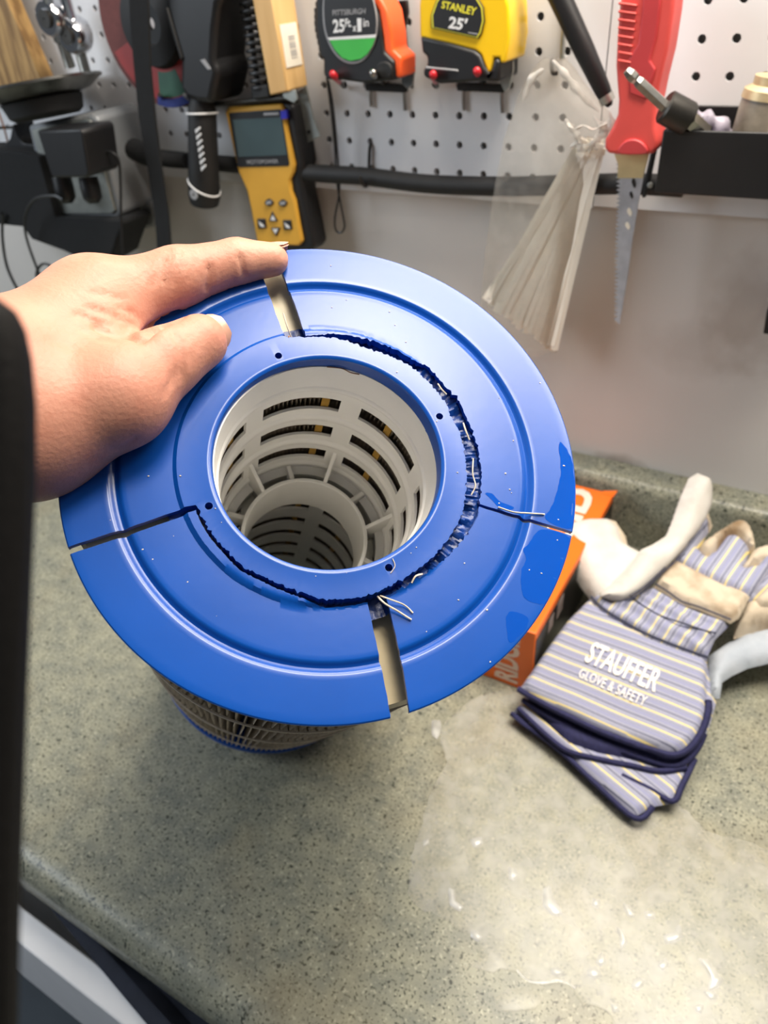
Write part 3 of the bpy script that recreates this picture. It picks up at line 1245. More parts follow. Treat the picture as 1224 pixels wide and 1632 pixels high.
def nail(name, c, along, nrm, L, W_, curve):
    along = along.normalized()
    nrm = (nrm - along * nrm.dot(along)).normalized()
    side = along.cross(nrm)
    mb = MB()
    nu, nv_ = 8, 8
    vs, fs = [], []
    for lay in (0, 1):
        for i in range(nu + 1):
            for j in range(nv_ + 1):
                s, t = 2 * i / nu - 1, 2 * j / nv_ - 1
                sc_ = math.sqrt(max(0.0, 1 - 0.28 * s * s))
                if s > 0.4:
                    sc_ *= math.sqrt(max(0.0, 1 - ((s - 0.4) / 0.75) ** 2))
                a = t * 1.05
                p = c + along * (s * L / 2) + side * (math.sin(a) / math.sin(1.05) * W_ / 2 * sc_) + nrm * ((math.cos(a * sc_) - 1) * curve - 0.0004 * s * s - lay * 0.0011)
                vs.append(p)
    n1_ = (nu + 1) * (nv_ + 1)
    for i in range(nu):
        for j in range(nv_):
            a = i * (nv_ + 1) + j
            fs.append((a, a + 1, a + nv_ + 2, a + nv_ + 1))
            fs.append((n1_ + a, n1_ + a + nv_ + 1, n1_ + a + nv_ + 2, n1_ + a + 1))
    mb.add(vs, fs)
    link(name, mb, M['nail'], hand, smooth=60)


tdir = PC(330, 538, 10) - PC(262, 578, 13)
nail('thumbnail', PC(334, 540, 10.5) + N1 * 0.0052 + U1 * 0.0022, tdir, N1 * 0.75 + V1 * 0.05 + U1 * 0.65, 0.0135, 0.0150, 0.0075)
idir = PC(452, 412, 3.5) - PC(378, 417, 4)
nail('fingernail', PC(438, 405, 3.5) + V1 * 0.0052 + N1 * 0.0012, idir, V1 * 0.9 + N1 * 0.35, 0.0105, 0.0115, 0.006)

# ================================================================== things hung on the pegboard
def slab_px(pts, Y, thick):
    """outline met on the plane Y in front of the board, extruded back towards the board"""
    mb = MB()
    mb.prism([WY(x, y, Y) for x, y in pts], (0, thick, 0))
    return mb


def plate(name, pts, Y, thick, mat, parent=None, bevel=0.0, smooth=35, bseg=2):
    return link(name, slab_px(pts, Y, thick), mat, parent, smooth=smooth, bevel=bevel, bseg=bseg)


def curve_px(pts, n=5):
    return [(p.x, p.y) for p in smoothpath([(x, y, 0) for x, y in pts], n, closed=True)]


def quad_px(x0, y0, x1, y1, x2, y2, x3, y3, Y):
    return [WY(x0, y0, Y), WY(x1, y1, Y), WY(x2, y2, Y), WY(x3, y3, Y)]


def rod(name, pts, r, mat, parent=None, seg=8, n=6, label=None, flat=1.0, upv=None):
    mb = MB()
    mb.tube(smoothpath(pts, n), r, seg, flat=flat, upv=upv)
    o = link(name, mb, mat, parent, smooth=50)
    if label:
        o['label'] = label
    return o


M['yellow'] = pm('yellow_plastic', '#f2c417', 0.30, var=0.04, scale=20, coat=0.3)
M['amber'] = pm('amber_plastic', '#d39f3a', 0.42, var=0.06, scale=30)
M['orange'] = pm('orange_plastic', '#f4602c', 0.35, var=0.05, scale=30)
M['red'] = pm('red_rubber', '#cf4a44', 0.5, var=0.08, scale=30)
M['redtip'] = pm('red_vinyl', '#b3202a', 0.3, var=0.08, scale=60)
M['green'] = pm('green_print', '#3fae49', 0.4, var=0.05, scale=40)
M['print_white'] = pm('white_print', '#dedede', 0.5, var=0.04, scale=60)
M['print_yellow'] = pm('yellow_print', '#e5dc3a', 0.5, var=0.04, scale=60)
M['print_grey'] = pm('grey_print', '#9a9a9c', 0.5, var=0.08, scale=60)
M['label_black'] = pm('black_label', '#202022', 0.4, var=0.1, scale=60)
M['lcd'] = pm('lcd_glass', '#48585c', 0.18, var=0.12, scale=14, spec=0.6)
M['wood'] = pm('wood', '#7d5c30', 0.6, color2='#b18c55', scale=26, stretch=(5, 5, 0.7), detail=8, lo=0.4, hi=0.6)
M['wood_pale'] = pm('pale_wood', '#c79d62', 0.55, color2='#dcb57a', scale=14, stretch=(5, 5, 0.5), detail=6)
M['maroon'] = pm('maroon_abrasive', '#6c3a36', 0.75, var=0.12, scale=200, bump=0.2)
M['bluepr'] = pm('blue_print', '#1b2f7d', 0.5, var=0.08, scale=60)
M['redpr'] = pm('red_print', '#9c2d2a', 0.5, var=0.08, scale=60)
M['greenpr'] = pm('dark_green_print', '#2f5b48', 0.5, var=0.08, scale=60)
M['cardboard'] = pm('paper_label', '#efe6d4', 0.7, var=0.04, scale=60)
M['brass'] = pm('worn_brass', '#b59a5e', 0.35, 0.9, var=0.15, scale=120)

# ---- tape measure, black with green label and orange edge
t = thing('tape_measure', WY(560, 133, 0.025), 'black tape measure with orange edge and green-and-black oval face', 'tape measure')
face = [(511, -40), (503, 0), (502, 40), (507, 75), (509, 91), (515, 95), (515, 118), (520, 127), (545, 128), (580, 133), (629, 128), (628, 98), (612, 84), (608, 60), (603, 25), (592, 0), (575, -28), (545, -48)]
plate('case', face, 0.048, 0.040, M['black'], t, bevel=0.004)
plate('edge_band', [(590, -6), (603, 18), (610, 60), (611, 82), (627, 98), (630, 124), (640, 124), (640, 92), (626, 80), (624, 55), (617, 18), (604, -8)], 0.0455, 0.028, M['orange'], t, bevel=0.002)
plate('face_ring', curve_px([(516, -8), (514, 30), (520, 62), (536, 90), (557, 102), (580, 96), (596, 70), (601, 40), (598, 12), (590, -10), (560, -40), (530, -35)], 4), 0.0492, 0.0016, M['print_grey'], t, bevel=0.0006)
plate('face_label', curve_px([(518, -8), (517, 30), (523, 60), (538, 87), (558, 98), (579, 92), (594, 68), (599, 40), (596, 12), (588, -10), (560, -36), (532, -31)], 4), 0.0497, 0.0014, M['label_black'], t)
plate('green_field', [(525, 64), (598, 60), (593, 74), (585, 86), (575, 94), (558, 97), (545, 92), (534, 80)], 0.0501, 0.0007, M['green'], t, smooth=0)
plate('white_stripe', [(522, 60), (599, 55), (598, 60), (525, 64)], 0.0502, 0.0007, M['print_white'], t, smooth=0)
lettering('brand_print', 'PITTSBURGH', quad_px(530, 25, 582, 22, 583, 13, 530, 16, 0.0503), M['print_grey'], t, bold=0.01)
lettering('size_print', '25', quad_px(531, 53, 549, 51, 549, 30, 530, 31, 0.0503), M['print_white'], t, bold=0.03)
lettering('size_print', 'Ft.', quad_px(550, 43, 560, 43, 560, 29, 550, 30, 0.0503), M['print_white'], t, bold=0.03)
lettering('size_print', 'x', quad_px(562, 50, 568, 50, 568, 41, 562, 42, 0.0503), M['print_white'], t, bold=0.03)
lettering('size_print', '1', quad_px(570, 51, 576, 50, 576, 29, 569, 29, 0.0503), M['print_white'], t, bold=0.0)
lettering('size_print', 'in', quad_px(579, 43, 588, 42, 587, 29, 579, 30, 0.0503), M['print_white'], t, bold=0.01)
for k, (x, y) in enumerate(((503, 8), (501, 18), (501, 28), (501, 38), (502, 48), (504, 58), (506, 68), (508, 78), (507, -2))):
    mb = MB()
    c_ = WY(x, y, 0.046)
    mb.box((c_.x - 0.0012, -0.045, c_.z - 0.0024), (c_.x + 0.003, -0.012, c_.z + 0.0024))
    link('grip_rib', mb, M['rubber'], t, bevel=0.0008)
plate('blade_hook', [(640, 106), (656, 101), (660, 108), (657, 136), (650, 142), (640, 134)], 0.022, 0.003, M['steel'], t, bevel=0.0004)
plate('belt_clip', [(628, 2), (648, 0), (650, 20), (645, 48), (648, 75), (654, 96), (640, 90), (636, 50), (634, 20)], 0.012, 0.004, M['black'], t, bevel=0.001)
plate('thumb_lock', curve_px([(600, 108), (606, 99), (618, 100), (624, 110), (622, 124), (608, 124)], 3), 0.051, 0.006, M['rubber'], t, bevel=0.001)
# wrist cord looped from the case
rod('wrist_cord', [WY(521, 124, 0.03), WY(527, 170, 0.022), WY(533, 225, 0.018), WY(537, 290, 0.018), WY(547, 345, 0.020), WY(549, 362, 0.020), WY(543, 371, 0.020), WY(535, 366, 0.020), WY(534, 345, 0.020), WY(541, 300, 0.019), WY(536, 225, 0.020), WY(530, 165, 0.026), WY(523, 128, 0.032)], 0.0011, M['black'], t, seg=6)

# ---- tape measure, yellow and black
t = thing('tape_measure', WY(735, 128, 0.025), 'yellow and black tape measure with arched black face label', 'tape measure')
yel = [(672, -40), (668, 10), (669, 60), (718, 70), (757, 80), (766, 87), (773, 105), (778, 119), (784, 112), (787, 92), (796, 92), (797, 101), (806, 100), (812, 60), (810, 10), (800, -25), (770, -50), (700, -55)]
plate('case', yel, 0.050, 0.042, M['yellow'], t, bevel=0.007, bseg=4)
plate('base', [(669, 57), (672, 85), (680, 90), (680, 103), (673, 112), (675, 123), (700, 134), (735, 132), (770, 129), (796, 131), (797, 96), (787, 92), (783, 110), (779, 117), (772, 106), (765, 88), (755, 80), (718, 69)], 0.0512, 0.042, M['black'], t, bevel=0.003)
lab = [(687, 45), (686, 25), (694, 2), (704, -14), (720, -24), (740, -22), (758, -8), (770, 12), (772, 34), (767, 54), (762, 62)]
plate('label_rim', lab, 0.0516, 0.004, M['label_black'], t, bevel=0.0005)
sh = lambda pts, c, k: [((x - c[0]) * k + c[0], (y - c[1]) * k + c[1]) for x, y in pts]
plate('label_line', sh(lab, (730, 22), 0.96), 0.0520, 0.004, M['print_yellow'], t, smooth=0)
plate('label', sh(lab, (730, 22), 0.91), 0.0523, 0.004, M['label_black'], t, smooth=0)
lettering('brand_print', 'STANLEY', quad_px(703, 13, 757, 25, 761, 12, 705, 1, 0.0526), M['print_yellow'], t, bold=0.025)
lettering('size_print', "25'", quad_px(714, 45, 740, 49, 746, 30, 717, 25, 0.0526), M['print_white'], t, bold=0.035)
plate('fine_print', [(746, 52.5), (761, 55.5), (761, 53.5), (746, 51)], 0.0525, 0.002, M['print_grey'], t, smooth=0)
plate('catch', [(678, 106), (728, 111), (730, 114), (678, 109)], 0.0525, 0.004, M['print_grey'], t, bevel=0.0004)
plate('blade_hook', [(797, 103), (812, 100), (817, 97), (818, 110), (812, 140), (804, 147), (797, 132)], 0.024, 0.003, M['galv'], t, bevel=0.0004)
plate('belt_clip', [(813, 70), (819, 60), (820, 100), (814, 124)], 0.014, 0.003, M['darkmetal'], t, bevel=0.0006)


# ---- double-prong hooks holding the tapes
def prong_hook(label, tips, mats, bar, legs, bases):
    h = thing('prong_hook', WY(bar[0], bar[1], 0.006), label, 'hook', 'double prong pegboard hooks')
    x0, y0, x1, y1 = bar
    plate('back_bar', [(x0, y0 - 6), (x1, y1 - 6), (x1, y1 + 7), (x0, y0 + 7)], 0.0075, 0.006, M['rubber'], h, bevel=0.001)
    for (x, y), mt, f in zip(tips, mats, (0.15, 0.85)):
        base = WY(x0 + (x1 - x0) * f, y0 + (y1 - y0) * f, 0.006)
        # prong runs straight out under the tape and turns up at the end
        end = WY(x, y, 0.060)
        base = WY(*bases.pop(0), 0.004)
        mid = base.lerp(end, 0.42)
        p = [base, base.lerp(end, 0.3), mid, end]
        rod('prong', p, 0.0021, M['darkmetal'], h)
        mb = MB()
        mb.tube([mid.lerp(end, 0.0), mid.lerp(end, 0.5), end, end + (end - mid).normalized() * 0.0012], [0.0026, 0.0031, 0.0033, 0.0014], 12)
        link('tip', mb, mt, h, smooth=60)
    for (x, ya, yb) in legs:
        rod('leg', [WY(x, ya, 0.003), WY(x, (ya + yb) / 2, 0.003), WY(x + 1, yb, 0.003)], 0.0018, M['steel'], h)
    return h


prong_hook('black prong hook with one red tip under the black tape measure', [(530, 118), (594, 116)], [M['redtip'], M['steel']], (582, 138, 646, 141), [(591, 142, 170), (645, 144, 176)], [(548, 138), (612, 133)])
prong_hook('black prong hook with two red tips under the yellow tape measure', [(690, 118), (760, 113)], [M['redtip'], M['redtip']], (728, 138, 803, 141), [(739, 145, 176), (800, 146, 180)], [(697, 137), (769, 131)])

# ---- small wire hooks in the board
h = thing('wire_hook', WY(588, 260, 0.008), 'small black wire hook carrying the pipe below the black tape measure', 'hook')
rod('stem', [WY(591, 228, 0.001), WY(589, 238, 0.003), WY(588, 265, 0.004), WY(587, 290, 0.012), WY(582, 297, 0.026), WY(576, 290, 0.036), WY(574, 281, 0.037)], 0.0017, M['darkmetal'], h)
h = thing('wire_hook', WY(898, 70, 0.008), 'grey-green steel hook behind the black rod, above the bag', 'hook')
rod('stem', [WY(902, -10, 0.004), WY(900, 30, 0.004), WY(897, 70, 0.005), WY(896, 95, 0.006)], 0.0022, M['galv'], h)

# ---- long black pipe under the board
rail = MB()
pth = [WY(225, 247, 0.024), WY(300, 256, 0.022), WY(400, 265, 0.02), WY(500, 276, 0.02), WY(580, 281, 0.02), WY(680, 293, 0.02), WY(800, 297, 0.02), WY(900, 295, 0.02), WY(1000, 293, 0.02), WY(1090, 297, 0.02)]
rail.tube(smoothpath(pth, 6), 0.0088, 16)
o = link('rubber_pipe', rail, M['rubber'], smooth=60)
tag(o, 'long black rubber pipe slung along the bottom of the pegboard', 'pipe')

# ---- yellow handheld tester
t = thing('battery_tester', WY(450, 390, 0.02), 'amber handheld tester with grey screen and arrow buttons, hanging on the board', 'tester')
outl = [(357, 176), (362, 168), (448, 161), (466, 166), (474, 205), (484, 262), (480, 284), (484, 310), (494, 352), (502, 392), (496, 400), (416, 404), (409, 392), (396, 325), (390, 300), (378, 272), (371, 240)]
plate('shell', outl, 0.030, 0.027, M['black'], t, bevel=0.004, bseg=3)
front = [(358, 177), (363, 172), (446, 166), (451, 172), (458, 215), (468, 262), (467, 275), (461, 287), (463, 305), (469, 320), (476, 360), (481, 385), (476, 392), (414, 390), (409, 384), (400, 335), (393, 303), (380, 275), (373, 245)]
plate('front_panel', front, 0.0345, 0.012, M['amber'], t, bevel=0.002)
plate('screen_bezel', [(364, 180), (447, 174), (461, 262), (459, 265), (380, 267), (378, 263)], 0.0352, 0.004, M['label_black'], t, bevel=0.0006)
plate('screen', [(371, 191), (448, 187), (457, 247), (380, 250)], 0.0356, 0.004, M['lcd'], t, smooth=0)
lettering('brand_print', 'MOTOPOWER', quad_px(394, 262, 444, 260, 443, 254, 393, 255, 0.0359), M['print_grey'], t, bold=0.01)
plate('model_print', [(420, 184), (444, 183), (443, 179), (420, 180)], 0.0357, 0.002, M['print_grey'], t, smooth=0)
plate('blue_sticker', [(447, 177), (456, 175), (457, 189), (448, 190)], 0.0358, 0.004, pm('blue_sticker', '#2323a8', 0.5), t, smooth=0)
for x, y in ((428, 323), (450, 324)):
    plate('round_button', curve_px([(x - 7, y), (x, y - 6), (x + 7, y), (x, y + 6)], 4), 0.0362, 0.004, M['label_black'], t, bevel=0.0006)
    plate('button_mark', [(x - 4, y - 2), (x + 4, y - 3), (x + 4, y + 2), (x - 4, y + 3)], 0.0366, 0.003, M['print_grey'], t, smooth=0)
for x, y in ((416, 357), (457, 359)):
    plate('square_button', [(x - 7, y - 8), (x + 6, y - 8), (x + 8, y + 7), (x - 5, y + 8)], 0.0362, 0.004, M['label_black'], t, bevel=0.0008)
    plate('button_mark', [(x - 4, y - 4), (x + 3, y + 1), (x + 5, y + 5), (x - 1, y + 4)], 0.0366, 0.003, M['print_white'], t, smooth=0)
plate('up_button', [(433, 337), (428, 353), (442, 353)], 0.0360, 0.004, M['label_black'], t, bevel=0.0005)
plate('button_mark', [(434, 343), (431, 351), (439, 351)], 0.0364, 0.003, M['print_white'], t, smooth=0)
plate('down_button', [(431, 363), (446, 363), (440, 377)], 0.0360, 0.004, M['label_black'], t, bevel=0.0005)
plate('button_mark', [(434, 365), (443, 365), (439, 373)], 0.0364, 0.003, M['print_white'], t, smooth=0)

# ---- prongs above the tester
h = thing('prong_hook', WY(300, 168, 0.006), 'bare steel double prong hook left of the tester', 'hook', 'double prong pegboard hooks')
rod('prong', [WY(362, 166, 0.008), WY(320, 169, 0.010), WY(280, 165, 0.020), WY(262, 158, 0.040), WY(254, 151, 0.055)], 0.0022, M['steel'], h)
rod('prong', [WY(362, 168, 0.008), WY(335, 169, 0.012), WY(312, 166, 0.026), WY(300, 157, 0.045), WY(294, 151, 0.055)], 0.0022, M['steel'], h)
rod('bar', [WY(340, 166, 0.036), WY(400, 161, 0.036), WY(460, 156, 0.036), WY(470, 158, 0.034)], 0.0024, M['darkmetal'], h)

# ---- wooden bar with bar-code sticker, coil spring and galvanised bracket above the tester
t = thing('wooden_bar', WY(450, 145, 0.02), 'pale square wooden bar with a white bar-code sticker', 'wood bar')
a0, a1, b0, b1 = WY(402, 0, 0.044), WY(432, -8, 0.044), WY(430, 152, 0.044), WY(458, 146, 0.044)
d0 = a0 + (a0 - b0) * 0.25
d1 = a1 + (a1 - b1) * 0.25
mb = MB()
mb.hexa([b0, b1, b1 + Vector((0, .036, 0)), b0 + Vector((0, .036, 0))], [d0, d1, d1 + Vector((0, .036, 0)), d0 + Vector((0, .036, 0))])
link('bar', mb, M['wood_pale'], t, bevel=0.0015)
# sticker on the right-hand face
def on_side(s, u):
    """s: 0 bottom..1 top along the bar, u: 0 front..1 back across the right face"""
    p = b1.lerp(d1, s)
    return p + Vector((0.0004, 0.036 * u, 0))
mb = MB()
mb.prism([on_side(.20, .12), on_side(.20, .86), on_side(.56, .86), on_side(.56, .12)], (0.0005, 0, 0))
stk = link('sticker', mb, M['cardboard'], t, smooth=0)
for q in range(9):
    s = 0.27 + 0.022 * q
    mb = MB()
    mb.prism([on_side(s, .40), on_side(s, .68), on_side(s + (.011 if q % 3 else .006), .68), on_side(s + (.011 if q % 3 else .006), .40)], (0.0008, 0, 0))
    link('bar_code_line', mb, M['print_grey'], stk, smooth=0)

t = thing('coil_spring', WY(412, 155, 0.03), 'black coil spring on a rod left of the wooden bar', 'spring')
sa, sb = WY(392, -10, 0.030), WY(413, 152, 0.030)
rod('rod', [sa, sa.lerp(sb, .5), sb], 0.0028, M['black'], t)
ax = (sb - sa).normalized()
sx_ = Vector((1, 0, 0)) - ax * ax.x
sx_.normalize()
sy_ = ax.cross(sx_)
pts = []
turns = 12
for k in range(turns * 14 + 1):
    a = 2 * PI * k / 14
    pts.append(sa.lerp(sb, 0.06 + 0.90 * k / (turns * 14)) + (sx_ * math.cos(a) + sy_ * math.sin(a)) * 0.0125 + sx_ * 0.008)
mb = MB()
mb.tube(pts, 0.0019, 6)
link('coil', mb, M['black'], t, smooth=60)
plate('end_block', [(398, 138), (426, 134), (430, 156), (402, 160)], 0.042, 0.024, M['rubber'], t, bevel=0.002)

t = thing('steel_bracket', WY(490, 220, 0.015), 'galvanised sheet steel bracket beside the tester', 'bracket')
plate('plate', [(470, 150), (487, 136), (493, 160), (500, 190), (510, 217), (484, 231), (477, 190)], 0.016, 0.002, M['galv'], t, bevel=0.0004)
plate('flange', [(450, 148), (470, 143), (474, 158), (468, 164), (452, 156)], 0.040, 0.002, M['galv'], t, bevel=0.0004)
plate('hole', curve_px([(489, 210), (492, 207), (495, 210), (492, 214)], 3), 0.0164, 0.0008, M['label_black'], t, smooth=0)

# ---- abrasive disc on a black grinder, black strap in front
t = thing('angle_grinder', WY(300, 160, 0.02), 'black angle grinder with a maroon abrasive disc hanging on hooks', 'grinder')
dc = WY(250, 36, 0.040)
mb = MB()
mb.lathe(dc, (0, -1, 0), [(0.010, 0.0), (0.078, 0.0), (0.078, 0.003), (0.010, 0.004)], 64)
disc = link('abrasive_disc', mb, M['maroon'], t, smooth=40)


def sector(name, r0, r1, a0_, a1_, mat, y):
    mb = MB()
    n_ = 16
    vs, fs = [], []
    for k in range(n_ + 1):
        a = math.radians(a0_ + (a1_ - a0_) * k / n_)
        for r in (r0, r1):
            vs.append(dc + Vector((r * math.cos(a), -y, r * math.sin(a))))
    for k in range(n_):
        fs.append((2 * k, 2 * k + 1, 2 * k + 3, 2 * k + 2))
    mb.add(vs, fs)
    return link(name, mb, mat, disc, smooth=0)


sector('red_print', 0.036, 0.072, 200, 345, M['redpr'], 0.0043)
sector('green_print', 0.044, 0.068, 258, 292, M['greenpr'], 0.0046)
sector('blue_print', 0.069, 0.0775, 255, 320, M['bluepr'], 0.0046)
mb = MB()
mb.lathe(dc, (0, -1, 0), [(0.006, 0.003), (0.042, 0.003), (0.038, 0.013), (0.020, 0.016), (0.018, 0.010), (0.006, 0.010)], 40)
link('flange', mb, M['rubber'], t, smooth=40)
body = [(258, -30), (264, 12), (276, 55), (287, 92), (285, 140), (298, 158), (314, 164), (336, 166), (341, 140), (347, 116), (339, 95), (342, 48), (347, 10), (362, -20)]
plate('body', body, 0.062, 0.055, M['black'], t, bevel=0.006, bseg=3)
plate('vent_mark', [(319, 96), (325, 94), (336, 110), (331, 111)], 0.0626, 0.002, M['print_grey'], t, smooth=0)
plate('cover_ridge', [(262, 13), (266, 12), (290, 92), (288, 98)], 0.0640, 0.004, M['rubber'], t, bevel=0.001)

mb = MB()
st = [(218, -40), (222, 40), (226, 110), (234, 190), (246, 270), (257, 340), (262, 410), (264, 450)]
L_, R_ = [], []
for k in range(len(st)):
    x, y = st[k]
    w = 15 if y < 60 else 13 if y < 200 else 11
    L_.append((x - w, y))
    R_.append((x + w, y))
mb = slab_px(L_ + R_[::-1], 0.078, 0.003)
o = link('webbing_strap', mb, M['cloth_black'], smooth=40, bevel=0.0008)
tag(o, 'wide black webbing strap hanging down across the abrasive disc', 'strap')
sp_ = MB()
sp_.tube(smoothpath([WY(214, 238, 0.05), WY(232, 246, 0.056), WY(262, 254, 0.05), WY(296, 257, 0.044)], 5), [0.008 + 0.004 * (i < 9) for i in range(16)], 12)
o = link('pipe_end_grip', sp_, M['cloth_black'], smooth=50)
tag(o, 'fuzzy black grip sleeve on the pipe, just right of the strap', 'grip')

# ---- black-handled tool with white script
t = thing('pry_tool', WY(325, 325, 0.03), 'black rubber tool handle with white script lettering, hanging left of the tester', 'handle')
ha, hb = WY(322, 168, 0.048), WY(326, 326, 0.048)
axv = (hb - ha).normalized()
mb = MB()
Lh = (hb - ha).length
rp = 0.0165
mb.lathe(ha, axv, [(0.004, -0.01), (0.011, -0.008), (rp * .9, 0.004), (rp * .95, Lh * .3), (rp * 1.02, Lh * .6), (rp * 1.1, Lh * .9), (rp * .98, Lh * .985), (rp * .5, Lh)], 28, closed=False)
link('grip', mb, M['rubber'], t, smooth=50)
for f, tilt_ in ((0.07, .25), (0.80, -.4)):
    c_ = ha + axv * Lh * f
    nrm = (axv + Vector((tilt_, -0.1, 0))).normalized()
    pr_ = []
    for k in range(28):
        a = 2 * PI * k / 28
        e1 = Vector((1, 0, 0)) - axv * axv.x
        e1.normalize()
        e2 = axv.cross(e1)
        dvec = e1 * math.cos(a) + e2 * math.sin(a)
        sh_ = -nrm.dot(dvec) / nrm.dot(axv)
        pr_.append(c_ + (dvec + axv * sh_) * (rp * (1.0 if f < .5 else 1.07)))
    mb = MB()
    mb.tube(pr_, 0.0011, 6, closed=True)
    link('trim_ring', mb, M['print_white'], t, smooth=60)
for k in range(7):
    y = 205 + 10 * k
    x = 313 + 0.15 * (y - 200)
    mb = MB()
    q = [WY(x - 3, y + 2, 0.0668), WY(x + 4, y - 3, 0.0668), WY(x + 5, y, 0.0668), WY(x - 2, y + 8, 0.0668)]
    mb.prism(q, (0, 0.001, 0))
    link('script_mark', mb, M['print_white'], t, smooth=0)
mb = MB()
mb.lathe(hb - axv * 0.016 + Vector((0.0, -0.0172, 0)), (0, -1, 0), [(0.0015, 0.0), (0.0055, 0.0), (0.0055, 0.0012), (0.0015, 0.0012)], 20)
link('hang_hole', mb, M['print_grey'], t, smooth=40)

# ---- two chrome ratchets, wooden plank
def ratchet(label, top_, head, tip, Y):
    t = thing('socket_wrench', WY(*tip, Y), label, 'wrench', 'chrome wrenches at the top left')
    A, B, Cc = WY(*top_, Y + .01), WY(*head, Y), WY(*tip, Y - .01)
    up_ = A + (A - B) * 0.8
    mb = MB()
    mb.tube([up_, A, A.lerp(B, .5), A.lerp(B, .8), B], [0.0085, 0.0085, 0.0078, 0.0085, 0.010], 14, flat=0.6, upv=(0, 1, 0))
    link('shaft', mb, M['chrome'], t, smooth=50)
    mb = MB()
    mb.lathe(B + Vector((0, 0.010, 0)), (0, -1, 0), [(0.001, 0.0), (0.017, 0.0), (0.019, 0.004), (0.019, 0.016), (0.016, 0.021), (0.001, 0.021)], 28, closed=False)
    link('head', mb, M['chrome'], t, smooth=40)
    mb = MB()
    mb.lathe(B + Vector((0, -0.011, 0)), (0, -1, 0), [(0.001, 0.0), (0.009, 0.0), (0.009, 0.003), (0.001, 0.003)], 20, closed=False)
    link('selector', mb, M['darkmetal'], t, smooth=40)
    d_ = (Cc - B).normalized()
    mb = MB()
    mb.tube([B, B.lerp(Cc, .45), B.lerp(Cc, .5), Cc, Cc + d_ * .001], [0.0085, 0.0085, 0.0062, 0.0062, 0.004], 12)
    link('drive_stub', mb, M['steel'], t, smooth=40)


ratchet('chrome socket wrench next to the wooden plank', (72, -12), (86, 28), (112, 106), 0.045)
ratchet('chrome socket wrench nearer the maroon disc', (101, -10), (120, 55), (137, 116), 0.036)
t = MB()
pa, pb = [(-95, -60), (-12, -60), (66, 127), (-30, 150), (-95, 150)], None
o = plate('wooden_plank', [(-110, -70), (-20, -70), (66, 127), (40, 136), (-110, 158)], 0.030, 0.020, M['wood'], bevel=0.001)
tag(o, 'brown grained wooden plank leaning at the upper left corner', 'plank')

# ---- magnetic dish on the grey outlet box
t = thing('magnetic_dish', WY(70, 180, 0.07), 'round stainless parts dish with black magnet base above the outlet box', 'dish')
mc = WY(74, 178, 0.080)
axd = Vector((-0.14, 0.04, 1)).normalized()
mb = MB()
mb.lathe(mc, axd, [(0.001, 0.016), (0.040, 0.016), (0.058, 0.020), (0.070, 0.028), (0.074, 0.029), (0.074, 0.0265), (0.070, 0.025), (0.057, 0.017), (0.040, 0.013), (0.001, 0.013)], 56, closed=False)
link('bowl', mb, M['steel'], t, smooth=50)
mb = MB()
mb.lathe(mc, axd, [(0.001, -0.006), (0.036, -0.006), (0.042, -0.002), (0.046, 0.013), (0.001, 0.013)], 40, closed=False)
link('magnet_base', mb, M['rubber'], t, smooth=40)

M['greybox'] = pm('grey_enamel', '#8a8d90', 0.45, 0.3, var=0.06, scale=30)
t = thing('outlet_box', WY(140, 350, 0.03), 'grey metal outlet box with steel face plate below the dish', 'outlet box')
fl = [(42, 205), (140, 183), (151, 190), (190, 342), (184, 349), (88, 346), (80, 340)]
plate('housing', [(44, 200), (143, 180), (154, 188), (194, 340), (186, 351), (86, 350), (78, 342)], 0.070, 0.068, M['greybox'], t, bevel=0.004)
plate('face_plate', [(50, 207), (136, 189), (144, 193), (183, 336), (178, 341), (92, 341), (84, 336)], 0.0735, 0.004, M['galv'], t, bevel=0.001)
plate('side_knockout', [(196, 230), (206, 226), (212, 256), (202, 262)], 0.020, 0.004, M['darkmetal'], t, bevel=0.0005)

t = thing('power_adapter', WY(115, 285, 0.11), 'black square power adapter plugged into the outlet box', 'adapter')
plate('body', [(58, 208), (126, 205), (131, 211), (142, 278), (138, 283), (86, 284), (81, 279)], 0.128, 0.046, M['black'], t, bevel=0.003)
rod('cable', [WY(163, 244, 0.10), WY(178, 243, 0.098), WY(189, 256, 0.095), WY(192, 290, 0.092), WY(193, 350, 0.09), WY(196, 420, 0.09), WY(198, 470, 0.09)], 0.0016, M['black'], t)
for nm, px0, lab in (('power_plug', 98, 'black mains plug under the adapter, nearer the black pouch'), ('power_plug', 140, 'black mains plug under the adapter, nearer the box corner')):
    mb = MB()
    p0 = WY(px0, 282, 0.098)
    p1 = WY(px0 + 10, 324, 0.102)
    mb.tube([p0, p0.lerp(p1, .4), p0.lerp(p1, .8), p1], [0.0115, 0.012, 0.0115, 0.006], 14, flat=0.9)
    o = link(nm, mb, M['black'], smooth=50)
    tag(o, lab, 'plug', 'mains plugs')
o = rod('hanging_cable', [WY(100, 318, 0.115), WY(85, 312, 0.115), WY(55, 318, 0.112), WY(40, 345, 0.105), WY(42, 378, 0.098), WY(58, 425, 0.09), WY(72, 455, 0.088), WY(86, 445, 0.088), WY(80, 424, 0.088), WY(66, 422, 0.088), WY(58, 440, 0.09), WY(70, 470, 0.09)], 0.0018, M['black'], seg=6)
tag(o, 'thin black cord looping down beside the pouch', 'cord')
o = rod('hanging_cable', [WY(4, 340, 0.09), WY(4, 380, 0.085), WY(10, 420, 0.085), WY(22, 450, 0.085), WY(40, 480, 0.085)], 0.0022, M['black'], seg=6)
tag(o, 'black cord hanging at the left edge of the picture', 'cord')
